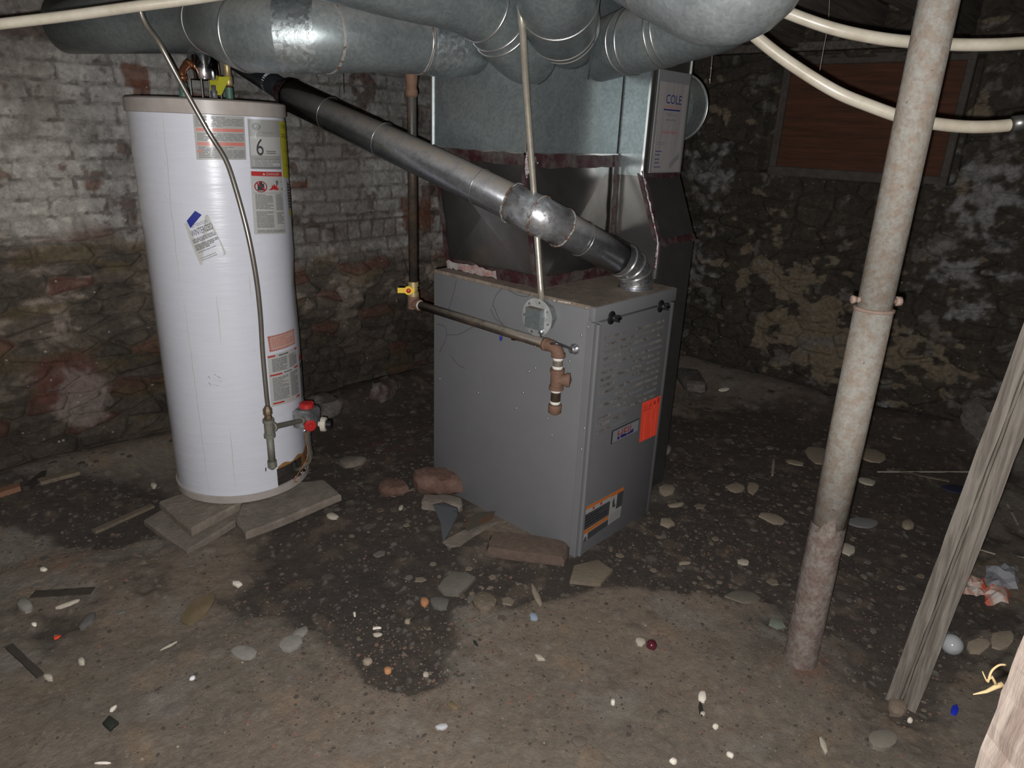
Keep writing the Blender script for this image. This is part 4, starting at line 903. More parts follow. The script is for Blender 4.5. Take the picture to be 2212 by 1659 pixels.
sharp(mb.build('elbow', None, flue), 12)['label'] = 'segmented steel elbow'
for i in (1, 2, 3, 4):
    mb = MB(); mb.smooth = True; p = A0[i]; d = (A0[i + 1] - A0[i - 1]).normalized(); nx = d.orthogonal().normalized(); ny = d.cross(nx)
    mb.tube([p + (nx * math.cos(a) + ny * math.sin(a)) * (.058 + .0009 * i) for a in np.linspace(0, 2 * math.pi, 48)], .003, 6, False)
    mb.build('elbow_seam', M_seam, flue)
fC = dep(508, 130, 2.86)
mb = MB(); mb.smooth = True; mb.tube([fB + fd * .005, fC], .040, 32); mb.build('narrow_pipe', mat('black_stove_pipe', (.03, .034, .04), .35, metal=.6, var=.3), flue)['label'] = 'narrower black pipe section'
mb = MB(); mb.use(M_foil, True); r = random.Random(8); pts = [fB - fd * .012, fB + fd * .004, fB + fd * .02, fB + fd * .034, fB + fd * .05]; mb.tube(pts, [.064, .062, .055, .047, .042], 14, False)
mb.smooth = False; mb.build('foil_wrap', None, flue)['label'] = 'crumpled silver foil joint'
M_wft = mat('white_foil_tape', (.5, .5, .5), .4); dC = (fC - fB).normalized()
for t in (.3, .98): mb = MB(); p = fB.lerp(fC, t); mb.lathe(p, dC, [(0, .0405), (.016, .0405)], 24, False); mb.build('tape_ring', M_wft, flue)

# ------------------------------------------------------------------ gas pipe to the furnace
gp = thing('gas_pipe', (-.09, .81, .8), 'black iron gas pipe with yellow shutoff, dropping then crossing the furnace side', 'pipe')
gx = -.088; g1 = at(893, 655, 0, gx); g2 = at(1183, 745, 0, gx); gy = g1.y
mb = MB(); mb.smooth = True; top = Vector((gx, gy, 1.93)); vt = at(893, 608, 0, gx)
mb.tube([vt, Vector((gx, gy, 1.93))], .0175, 20); mb.build('riser', M_blackpipe, gp)
mb = MB(); mb.smooth = True; zc1 = at(890, 190, 0, gx).z; mb.lathe(Vector((gx, gy, zc1 - .03)), z_, [(0, .019), (.008, .023), (.02, .023), (.03, .019), (.05, .021), (.09, .026), (.10, .026), (.11, .019), (.16, .019)], 16); mb.build('union_fitting', M_rustpipe, gp)
mb = MB(); mb.smooth = True; vb = Vector((gx, gy, at(893, 640, 0, gx).z)); hv = vt.z - vb.z
mb.use(M_brass).lathe(vb, z_, [(0, .022), (.018, .022), (.02, .017), (hv * .5, .019), (hv - .02, .017), (hv - .018, .021), (hv, .021)], 16); sharp(mb.build('valve_body', mat('pale_brass', (.42, .36, .22), .5, metal=.3, var=.3), gp))
vm_ = vb + z_ * hv * .5; cd = (C - vm_); cd.z = 0; cd.normalize(); side = Vector((cd.y, -cd.x, 0)); side = -side if side.dot(RT) > 0 else side
mb = MB(); mb.smooth = True; mb.use(M_yellow).lathe(vm_ + cd * .018, cd, [(0, .006), (.01, .006)], 10); hc_ = vm_ + cd * .028 + side * .018
mb.smooth = False; mb.obox(hc_ + side * .01, side, z_, cd, .032, .010, .003); mb.lathe(hc_, cd, [(-.003, .018), (.005, .017)], 16); hd = sharp(mb.build('valve_handle', None, gp)); ORG[hd.name] = ORG[gp.name]; hd['label'] = 'yellow lever handle'
mb = MB(); mb.smooth = True; mb.lathe(hc_ + cd * .005, cd, [(0, .009), (.004, .009), (.006, .004)], 12); mb.build('handle_nut', M_red, hd)
el = Vector((gx, gy, g1.z)); g2.z = g2.z
mb = MB(); mb.smooth = True; mb.lathe(el - z_ * .02, z_, [(0, .022), (.0, .023), (.05, .023), (.05, .020)], 16); dh = (g2 - el).normalized(); mb.lathe(el, dh, [(0, .022), (.036, .022), (.036, .018)], 16); sharp(mb.build('elbow_fitting', M_rustpipe, gp))
mb = MB(); mb.smooth = True; mb.tube([el, g2 - dh * .01], .0165, 20); mb.build('horizontal_pipe', M_blackpipe, gp)
for p, d in ((el + dh * .036, dh), (g2 - dh * .02, dh)): mb = MB(); mb.smooth = True; mb.lathe(p, d, [(0, .0175), (.008, .0175)], 16); mb.build('thread_tape', M_wtape, gp)['label'] = 'white thread sealing tape'
te = at(1207, 752, 0, gx); td = te + Vector((0, .0, -.028)); 
tt = at(1206, 800, 0, gx); tb = at(1200, 838, 0, gx); cpz = at(1196, 880, 0, gx); X0 = Vector((gx, te.y, 0))
def vz(z): return Vector((gx, te.y, z))
for z in (te.z - .036, tt.z + .010, tb.z - .008, cpz.z + .020): mb = MB(); mb.smooth = True; mb.lathe(vz(z), z_, [(-.005, .0175), (.005, .0175)], 16); mb.build('thread_tape', M_wtape, gp)['label'] = 'white thread sealing tape'
mb = MB(); mb.smooth = True; mb.tube([g2 - dh * .012] + arc(g2, vz(te.z + .004), vz(te.z - .03), 6), .0205, 18); mb.lathe(vz(te.z - .022), z_, [(-.008, .0235), (.004, .0235)], 16); mb.lathe(g2 - dh * .008, dh, [(-.006, .0225), (.006, .0225)], 16); mb.build('elbow_fitting', M_rustpipe, gp)
mb = MB(); mb.smooth = True; mb.tube([vz(te.z - .03), vz(cpz.z)], .0165, 18); mb.build('drip_leg', M_blackpipe, gp)
mb = MB(); mb.smooth = True; zm = (tt.z + tb.z) / 2; hh = (tt.z - tb.z) / 2 + .004
mb.lathe(vz(zm - hh), z_, [(0, .0245), (.012, .0245), (.014, .021), (2 * hh - .014, .021), (2 * hh - .012, .0245), (2 * hh, .0245)], 20)
bd = Vector((.55, -.84, 0)).normalized(); mb.lathe(vz(zm), bd, [(0, .019), (.03, .02), (.03, .024), (.044, .024), (.044, .019), (.05, .0)], 18, False); sharp(mb.build('tee_fitting', M_rustpipe, gp))
mb = MB(); mb.smooth = True; mb.lathe(vz(cpz.z + .014), -z_, [(0, .021), (.004, .023), (.03, .022), (.036, .014), (.038, 0)], 14, False); mb.build('end_cap', M_rustpipe, gp)

# ------------------------------------------------------------------ conduit and junction box
el_ = thing('electrical_conduit', (-.06, .2, .8), 'thin metal conduit dropping in front of the plenum to an octagonal junction box', 'conduit')
jb = at(1166, 684, 0, -.035)
cpth = [dep(1126, 20, 1.90), dep(1130, 80, 1.945), dep(1137, 200, 2.07), dep(1146, 320, 2.17), dep(1155, 440, 2.255), dep(1162, 540, 2.30), dep(1170, 650, 2.335)]
cpth = [cpth[0] + z_ * .15] + cpth
mb = MB(); mb.smooth = True; mb.tube(smooth_path(cpth, 4), .0105, 16); mb.build('tube', M_conduit, el_)
pcp = dep(1150, 352, 2.22); dcp = (cpth[3] - cpth[4]).normalized(); mb = MB(); mb.smooth = True; mb.lathe(pcp, dcp, [(-.025, .0115), (-.025, .014), (0, .0142), (.0, .0145), (.018, .0145), (.018, .0115)], 14); mb.lathe(pcp + RT * .015, RT, [(0, .004), (.004, .004)], 6); mb.build('coupling', M_seam, el_)
mb = MB(); ax = Vector((-1, 0, 0)); vs = []
mb.use(M_galv).lathe(jb, ax, [(-.03, .05), (.0, .058), (.012, .058), (.014, .054), (.014, 0)], 8, False)
box_ = mb.build('junction_box', None, el_); ORG[box_.name] = ORG[el_.name]; box_['label'] = 'octagonal galvanized junction box'
mb = MB(); mb.smooth = True; mb.lathe(jb + ax * .0145, ax, [(0, .066), (.003, .066), (.004, .064), (.004, 0)], 40, False); sharp(mb.build('cover_plate', mat('galvanized_plate', (.33, .34, .335), .3, metal=.55, spangle=60, var=.15), box_))
mb = MB(); mb.use(M_galv).obox(jb + ax * .030 + Vector((0, -.004, .0)), ax, Vector((0, 1, 0)), z_, .014, .032, .034); mb.use(M_furn_top).obox(jb + ax * .030 + Vector((0, -.004, .0345)), ax, Vector((0, 1, 0)), z_, .014, .032, .001); mb.build('raised_cover', None, box_)['label'] = 'raised square box cover with dust on top'
mb = MB(); mb.use(M_seam)
for a in (0, .9, 1.8, 2.6, 3.4, 4.2, 5.0, 5.7): mb.lathe(jb + ax * .0185 + Vector((0, math.cos(a), math.sin(a))) * .054, ax, [(0, .005), (.002, .004)], 8)
mb.build('knockout', None, box_)
mb = MB(); mb.smooth = True; c0 = at(1166, 715, 0, -.045); c1 = at(1178, 742, 0, -.07); c2 = at(1200, 742, 0, -.11); c3 = at(1225, 750, 0, -.055); c4 = at(1238, 755, 0, -.012)
mb.use(M_dull).tube(smooth_path([c0 + z_ * .02, c0, c1, c2, c3, c4], 5), .0045, 10)
# conduit continues along the pipe toward the left
mb.build('flexible_cord', None, el_); mb = MB(); mb.smooth = True; mb.use(M_bright).lathe(c0 + z_ * .012, (c1 - c0), [(0, .010), (.01, .010), (.01, .013), (.022, .012), (.03, .007)], 12); mb.build('cord_grip', None, el_)
mb = MB(); mb.smooth = True; mb.lathe(Vector((0, c4.y, c4.z)), ax, [(0, .019), (.005, .019), (.006, .014), (.022, .012), (.024, .008)], 10); mb.build('box_connector', M_bright, el_)
mb = MB(); mb.use(M_blue, True); q = at(1082, 728, 0, gx + .01); mb.lathe(q, z_, [(-.014, .002), (-.01, .005), (.004, .005), (.012, .003)], 8); mb.lathe(q + Vector((0, -.01, .016)), (0, -1, -.2), [(0, .004), (.014, .004)], 8)
mb.use(M_wtape).tube([q + Vector((0, -.02, .014)), q + Vector((0, -.08, .006))], .0018, 6); tag(mb.build('wire_connector', None), 'blue wire connectors hanging under the black pipe across the furnace side', 'connector')
mb = MB(); mb.use(M_rustpipe, True); q = at(1118, 733, 0, gx + .004); mb.obox(q, Vector((0, -1, .1)).normalized(), ax, z_, .016, .004, .005); mb.use(M_black).obox(q + Vector((0, .018, -.003)), Vector((0, -1, .1)).normalized(), ax, z_, .008, .004, .004); tag(mb.build('wood_scrap', None), 'little brown scrap stuck under the black gas pipe', 'scrap')

# ------------------------------------------------------------------ steel post
M_post = mat('chalky_painted_post', (.21, .20, .178), .8, col2=(.185, .15, .12), vscale=38, var=.26, rust=.38, bump=.2, bscale=60)
M_postlow = mat('rusty_post_foot', (.125, .09, .078), .85, col2=(.17, .145, .13), vscale=30, var=.4, rust=.35, bump=.6, bscale=60)
pb = at(1728, 1425, 2, 0); pm_ = at(1905, 640, 2, 0)
def post_pt(px, py):  # a point on the near-vertical post axis
    best = None
    for i in range(2200):
        z = i * .001; P = Vector((pb.x, pb.y, z)) + Vector((RT.x, RT.y, 0)) * (-.012 * z)
        v = H / 2 - FPX * (P - C).dot(UP) / (P - C).dot(F)
        if v <= py: return P
    return P
post = thing('steel_post', (pb.x, pb.y, -.03), 'chalky off-white steel jack post with rusty foot and pinned collar', 'post')
pc_ = post_pt(1880, 668); pe = Vector((pb.x, pb.y, 0)) + Vector((RT.x, RT.y, 0)) * (-.012 * ZC) ; pe.z = ZC - .02
kz = .42
mid = post_pt(1790, 1130)
mb = MB(); mb.smooth = True; mb.tube([mid, pc_], .0455, 40); mb.build('lower_tube', M_post, post)
mb = MB(); mb.smooth = True; rr = random.Random(2); n = 14; mb.tube([Vector((pb.x, pb.y, -.03)).lerp(mid, i / n) for i in range(n + 1)], [.0475 + rr.uniform(-.0010, .0010) - .0012 * i / n for i in range(n + 1)], 40, False)
for k in range(40): mb.v[n * 40 + k] = mb.v[n * 40 + k] + z_ * (.035 * math.sin(k * .47) + rr.uniform(-.02, .02)) - (mb.v[n * 40 + k] - mid) * .012
mb.build('rusty_foot', M_postlow, post)['label'] = 'rusty flaking base of the tube'
mb = MB(); mb.smooth = True; mb.tube([pc_ - z_ * .02, pe], .0412, 40); mb.build('upper_tube', M_post, post)
M_pin = mat('rusty_pink_steel', (.22, .155, .125), .7, var=.3, bump=.3)
mb = MB(); mb.smooth = True; mb.lathe(pc_ - z_ * .004, z_, [(0, .0455), (.001, .048), (.007, .048), (.009, .043)], 40); mb.build('collar', M_pin, post)
hz = (RT - z_ * RT.z).normalized(); pq = pc_ + z_ * .022 + (-F + z_ * F.z).normalized() * .0
mb = MB(); mb.smooth = True; mb.tube([pq - hz * .058, pq + hz * .06], .007, 12); mb.lathe(pq + hz * .05, hz, [(0, .012), (.012, .012), (.014, .008)], 10); mb.lathe(pq - hz * .05, -hz, [(0, .009), (.01, .011), (.012, .008)], 10); mb.build('support_pin', M_pin, post)

# ------------------------------------------------------------------ leaning board and foreground post
b0 = Vector((.125, -1.082, -.02)); 
bw = .039; bdv = (dep(2232, 770, 1.62) - b0).normalized(); btop = b0 + bdv * ((ZC - .2 + .02) / bdv.z)
vw = (b0.lerp(btop, .3) - C); fy = (vw - bdv * vw.dot(bdv)).normalized(); fx = bdv.cross(fy); fx = fx if fx.dot(RT) > 0 else -fx
mb = MB(); pr2 = [(-1, -.5), (-.2, -.5), (-.14, -.12), (.0, -.12), (.06, -.5), (1, -.5), (1, .5), (-1, .5)]
rr = random.Random(7); vs = []; n = 40; fs = []
for i in range(n + 1):
    c = b0.lerp(btop, i / n); 
    for a, b_ in pr2: vs.append(c + fx * (a * bw + rr.uniform(-.0012, .0012)) + fy * (b_ * .03 + rr.uniform(-.001, .001)))
k = len(pr2)
for i in range(n):
    for j in range(k): fs.append((i * k + j, i * k + (j + 1) % k, (i + 1) * k + (j + 1) % k, (i + 1) * k + j))
fs.append(tuple(range(k))[::-1]); fs.append(tuple(n * k + j for j in range(k))); mb.add(vs, fs)
wood = mb.build('wooden_board', M_wood_grey); tag(wood, 'weathered grey grooved board standing upright right of the steel post', 'board')
fg0 = dep(2240, 1659, .72); fgp = thing('wooden_post', (fg0.x, fg0.y, -.03), 'pale rough wooden post in the bottom right corner, very near', 'post')
ne = dep(2107, 1655, .80); fhz = (RT - z_ * RT.z).normalized(); fhy = z_.cross(fhz)
mb = MB(); vs = []; fs = []; n = 100; rr = random.Random(5); cx = ne + fhz * .045 - fhy * .09
for i in range(n + 1):
    z = -.03 + (ZC - .19 + .03) * i / n
    for a, b_ in ((-1, -1), (-.3, -1.04), (.3, -1.0), (1, -1), (1, 1), (-1, 1)):
        vs.append(Vector((cx.x, cx.y, z)) + fhz * (a * .045 + rr.uniform(-.002, .002)) + fhy * ((b_ + 1) * .045 + rr.uniform(-.002, .002)))
for i in range(n):
    for j in range(6): fs.append((i * 6 + j, i * 6 + (j + 1) % 6, i * 6 + 6 + (j + 1) % 6, i * 6 + 6 + j))
fs.append((5, 4, 3, 2, 1, 0)); fs.append(tuple(n * 6 + j for j in range(6))); mb.add(vs, fs); mb.build('timber', M_wood_pale, fgp)
mb = MB(); mb.smooth = True; M_spl = mat('splintered_wood', (.19, .135, .065), .8)
sp = lambda x, y: dep(x, y, .78)
mb.tube([sp(2165, 1478), sp(2150, 1484), sp(2130, 1494), sp(2102, 1500)], [.0035, .0028, .002, .0006], 7); mb.tube([sp(2152, 1480), sp(2142, 1462), sp(2130, 1470), sp(2122, 1450)], [.002, .002, .0014, .0005], 6)
mb.tube(smooth_path([sp(2134, 1474), sp(2142, 1450), sp(2158, 1437), sp(2172, 1436)], 4), .0013, 6); mb.build('splinter', M_spl, fgp)['label'] = 'curled yellow wood splinters'

# ------------------------------------------------------------------ cream plastic pipes overhead
def cream(label, pts, r):
    t = smooth_path(pxp(pts), 8); mb = MB(); mb.smooth = True; mb.tube(t, r, 20); return tag(mb.build('plastic_pipe', M_pvc), label, 'pipe')
cream('cream plastic pipe crossing the top left corner in front of the round duct', [(-150, 72, 1.56), (0, 52, 1.58), (150, 34, 1.60), (300, 13, 1.62), (430, -4, 1.64), (700, -45, 1.66)], .0118)
cream('upper of two cream plastic pipes sagging behind the steel post', [(1500, -60, 1.72), (1600, -15, 1.68), (1700, 27, 1.65), (1800, 62, 1.63), (1900, 83, 1.62), (2000, 93, 1.61), (2100, 97, 1.60), (2212, 93, 1.58), (2400, 75, 1.55)], .0138)
cream('lower of two cream plastic pipes sagging behind the steel post', [(1460, -70, 1.72), (1540, -5, 1.70), (1625, 73, 1.68), (1700, 132, 1.67), (1800, 195, 1.65), (1880, 229, 1.64), (1960, 256, 1.63), (2050, 271, 1.62), (2130, 274, 1.61), (2212, 266, 1.60), (2400, 235, 1.56)], .0142)
mb = MB(); mb.smooth = True; q0, q1 = dep(2185, 268, 1.595), dep(2230, 262, 1.59); mb.tube([q0, q1], .0175, 14); mb.tube([q1 + z_ * .01, q1 + z_ * .4], .0022, 6); tag(mb.build('pipe_clip', M_dull), 'dark wire clip holding the lower cream pipe at the right edge', 'clip')

# ------------------------------------------------------------------ boarded hatch in the right wall
hy0, hy1 = at(2070, 300, 0, XR).y, at(1672, 300, 0, XR).y; hz0, hz1 = 1.29, 1.92
M_hatch = brushed_wood('red_brown_board', (.085, .035, .022), (.06, .028, .018), (30, 2, 30)); M_hframe = mat('grey_old_frame', (.062, .053, .046), .85, var=.4, bump=.4)
hatch = thing('wall_hatch', (XR, (hy0 + hy1) / 2, hz0), 'dark reddish-brown boarded hatch set in the rubble wall on the right', 'hatch')
mb = MB(); mb.box((XR - .005, hy0 + .04, hz0 + .04), (XR + .02, hy1 - .04, hz1 - .03)); mb.build('board', M_hatch, hatch)
mb = MB()
for a, b_ in (((XR - .03, hy0, hz0 - .01), (XR + .03, hy1, hz0 + .045)), ((XR - .026, hy1 - .045, hz0 + .03), (XR + .028, hy1 - .001, hz1 - .01)), ((XR - .026, hy0 + .001, hz0 + .03), (XR + .028, hy0 + .04, hz1 - .01)), ((XR - .03, hy0, hz1 - .03), (XR + .03, hy1, hz1 + .02))): mb.rbox(a, b_, .005, 1)
mb.build('frame', M_hframe, hatch)
mb = MB(); mb.rbox((XR - .10, YF, 1.955), (XR + .05, YB, 2.0), .004, 1); o = mb.build('trim_20', M_joist); o['kind'] = 'structure'

# ------------------------------------------------------------------ hanging wires and cobweb strands
def strand(label, pts, r=.0012, m_=None, beads=()):
    mb = MB(); mb.smooth = True; mb.tube(smooth_path(pxp(pts), 4), r, 6)
    for b_ in beads: mb.lathe(dep(*b_) - z_ * .004, z_, [(0, .001), (.004, .004), (.008, .001)], 8)
    return tag(mb.build('hanging_strand', m_ or M_mortar), label, 'strand')
strand('dusty string hanging in front of the boarded hatch, near the post', [(1793, -20, 2.6), (1789, 50, 2.6), (1780, 100, 2.6), (1771, 152, 2.6)], .0014)
strand('beaded dusty strand hanging beside the round duct end', [(1540, 95, 2.7), (1537, 140, 2.7), (1533, 180, 2.7)], .0014, None, ((1536, 147, 2.7), (1533, 172, 2.7)))
strand('thin dark wire dangling between the center and right ducts', [(1288, -10, 2.0), (1288, 60, 2.02), (1276, 130, 2.05), (1270, 172, 2.08)], .0011, M_black)
strand('thin dark wire hanging against the painted brick behind the flue', [(741, 140, 3.0), (742, 170, 3.0), (743, 203, 3.0)], .0012, M_black)
strand('black cable looping under the left end of the long round duct', [(520, -8, 2.0), (560, 8, 2.0), (600, 10, 2.0), (640, 2, 2.0), (700, -8, 2.0)], .004, M_black)

# ------------------------------------------------------------------ bricks, slabs and debris on the dirt
def gz(x, y): return float(floor_h(np.array([x]), np.array([y]))[0])
def rock(name, label, cat, c, sz, rot, material, seed=0, rough=.12, sub=3, tilt=(0, 0), group=None, lift=0):
    import bmesh
    bm = bmesh.new(); bmesh.ops.create_cube(bm, size=2); bmesh.ops.subdivide_edges(bm, edges=bm.edges[:], cuts=sub, use_grid_fill=True); r = random.Random(seed)
    ph_ = [r.uniform(0, 6) for _ in range(6)]; mn = min(sz)
    for v in bm.verts:
        q = v.co.copy(); l = max(abs(q.x), abs(q.y), abs(q.z)); e = (abs(q.x) > .99) + (abs(q.y) > .99) + (abs(q.z) > .99)
        w = Vector((q.x * sz[0], q.y * sz[1], q.z * sz[2]))
        w *= 1 - (.03 + rough * .5) * max(0, e - 1) * .6
        w += Vector((math.sin(q.y * 3 + ph_[0]), math.sin(q.z * 3 + ph_[1] + q.x), math.sin(q.x * 4 + ph_[2]))) * mn * rough * .5 + Vector((r.uniform(-1, 1), r.uniform(-1, 1), r.uniform(-1, 1))) * mn * rough * .35
        v.co = w
    R3 = Matrix.Rotation(rot, 3, 'Z') @ Matrix.Rotation(tilt[0], 3, 'X') @ Matrix.Rotation(tilt[1], 3, 'Y'); c = Vector(c)
    for v in bm.verts: v.co = R3 @ v.co
    zm = min(v.co.z for v in bm.verts)
    mb = MB(); bm.verts.index_update(); mb.add([Vector((v.co.x + c.x, v.co.y + c.y, v.co.z - zm + c.z + lift)) for v in bm.verts], [[v.index for v in f.verts] for f in bm.faces]); bm.free()
    return tag(sharp(mb.build(name, material), 40), label, cat, group)
def slab(name, label, pxs, z0, th, material, cat='slab'):
    P = [at(x, y, 2, z0 + th) for x, y in pxs]; r = random.Random(len(label)); mb = MB(); Q = []
    for i in range(len(P)):
        a, b_ = P[i], P[(i + 1) % len(P)]
        for t in (0, .34, .67): Q.append(a.lerp(b_, t) + Vector((r.uniform(-1, 1), r.uniform(-1, 1), 0)) * (.004 if t else .0))
    c = sum(Q, Vector()) / len(Q); n = len(Q); bot = [Vector((q.x, q.y, z0)) + (q - c).normalized() * .0 for q in Q]; mid_ = [Vector((q.x, q.y, z0 + th * .75)) for q in Q]; top_ = [q + (c - q).normalized() * .007 for q in Q]
    vs = bot + mid_ + top_; fs = [tuple(range(n))[::-1], tuple(range(2 * n, 3 * n))]
    for l in (0, 1):
        for i in range(n): j = (i + 1) % n; fs.append((l * n + i, l * n + j, (l + 1) * n + j, (l + 1) * n + i))
    mb.add(vs, fs); return tag(sharp(mb.build(name, material), 30), label, cat)
# what the heater stands on
slab('stone_slab', 'flat stone slab under the left front of the heater, lowest and leftmost', [(310, 1122), (420, 1063), (640, 1040), (640, 1080), (503, 1127), (403, 1188)], -.005, .03, M_concrete)
slab('stone_slab', 'small square stone on top of the lower slab under the heater', [(343, 1082), (440, 1050), (560, 1060), (520, 1085), (412, 1142)], .0255, .033, M_stone)
slab('stone_slab', 'long flat stone slab reaching right under the heater', [(508, 1120), (520, 1085), (640, 1040), (700, 1035), (737, 1067), (625, 1115), (530, 1150)], .0255, .030, M_concrete)
rock('stone_block', 'hidden dark stone block below the middle of the heater', 'stone', (-.60, 1.36, .0), (.14, .12, .0300), .3, M_concrete, 3, .02)
p = at(968, 1062, 2, .03); rock('brick', 'old rounded red brick leaning against the furnace side', 'brick', (p.x - .01, p.y + .05, gz(p.x, p.y) + .012), (.105, .052, .042), -.60, M_brick, 5, .25, 3, (.1, .12))
p = at(848, 1055, 2, .02); rock('brick', 'broken brick half lying between the heater and the furnace', 'brick', (p.x, p.y, gz(p.x, p.y)), (.058, .042, .022), -.2, M_brick, 6, .25, 2, (.05, .1))
p = at(1140, 1190, 2, 0.01); rock('brick', 'flat red-brown brick sunk in dirt by the front furnace corner', 'brick', (p.x, p.y, -.02), (.15, .055, .030), -1.0, mat('dusty_brick', (.10, .07, .055), .9, var=.3, bump=.5), 8, .12, 3, (.06, 0))
p = at(955, 1090, 2, 0.01); rock('brick', 'pale mortared brick edge below the rounded brick', 'brick', (p.x, p.y, -.012), (.085, .035, .024), -.95, M_concrete, 9, .2)
# bent sheet metal scraps
mb = MB(); q = pxp([(935, 1090, 2.52), (958, 1086, 2.54), (988, 1098, 2.52), (990, 1112, 2.49), (975, 1140, 2.46), (957, 1172, 2.42), (952, 1130, 2.47)]); mb.prism(q, (0, 0, -.002)); tag(mb.build('metal_scrap', mat('blued_sheet_scrap', (.10, .105, .115), .4, metal=.6, rust=.38, vscale=8)), 'bent blue-grey sheet metal scrap by the rounded brick', 'scrap')
mb = MB(); mb.prism([at(x, y, 2, .03) for x, y in ((1030, 1108), (1070, 1104), (1062, 1122), (1010, 1146), (1000, 1134))], (0, 0, -.003)); tag(mb.build('metal_scrap', mat('rusty_sheet_scrap', (.09, .08, .065), .6, metal=.3, rust=.5, vscale=8)), 'small rust-spotted sheet metal scrap beside the furnace', 'scrap')
mb = MB(); mb.prism([at(x, y, 2, .015) for x, y in ((955, 1170), (1000, 1145), (1080, 1125), (1020, 1160), (995, 1178), (970, 1182))], (0, 0, -.004)); tag(mb.build('stone_flake', M_concrete), 'thin dark stone flake in front of the metal scraps', 'stone')

def flake(name, label, cat, px, py, lx, ly, rot, material, th=.004, seed=0, n=9, round_=False, dz=0, jag=.25):
    """a thin irregular chip lx by ly picture pixels big, lying on the dirt; rot in picture terms"""
    c = at(px, py, 2, 0); c = at(px, py, 2, gz(c.x, c.y)); r = random.Random(seed + int(px)); pts = []
    for k in range(n):
        a = 2 * math.pi * k / n; j = 1 if round_ else r.uniform(1 - jag, 1 + jag * .4); u = math.cos(a) * lx / 2 * j; v = math.sin(a) * ly / 2 * j
        x = px + u * math.cos(rot) + v * math.sin(rot); y = py - u * math.sin(rot) + v * math.cos(rot); q = at(x, y, 2, c.z); pts.append(Vector((q.x, q.y, gz(q.x, q.y) * .6 + c.z * .4 + .0015 + dz)))
    mb = MB(); top_ = [p_ + z_ * th for p_ in pts]; ctr = sum(top_, Vector()) / n + z_ * th * .5; ins = [p_.lerp(ctr, .25) + z_ * th * .3 for p_ in top_]; bot = [p_ - z_ * .004 for p_ in pts]
    vs = bot + top_ + ins + [ctr]; fs = [tuple(range(n))[::-1]]
    for l in (0, 1):
        for i in range(n): j = (i + 1) % n; fs.append((l * n + i, l * n + j, (l + 1) * n + j, (l + 1) * n + i))
    for i in range(n): fs.append((2 * n + i, 2 * n + (i + 1) % n, 3 * n))
    mb.add(vs, fs); o = mb.build(name, material)
    return tag(sharp(o, 50), label, cat)
M_tan = mat('tan_chip', (.24, .195, .145), .85, var=.2, vscale=20, bump=.2); M_pale = mat('pale_chip', (.36, .32, .26), .8, var=.15, vscale=20); M_whitec = mat('white_chip', (.62, .57, .49), .7, var=.1)
M_grey = mat('grey_chip', (.19, .18, .16), .8, var=.2, vscale=14, bump=.2); M_leaf = mat('dry_leaf', (.115, .085, .045), .8, col2=(.15, .11, .07), vscale=12); M_or = mat('orange_crumb', (.36, .17, .08), .8, var=.2)
M_chg = mat('charcoal_chip', (.014, .017, .013), .7, bump=.3); M_gl = mat('greenish_chip', (.17, .19, .15), .8, var=.2)
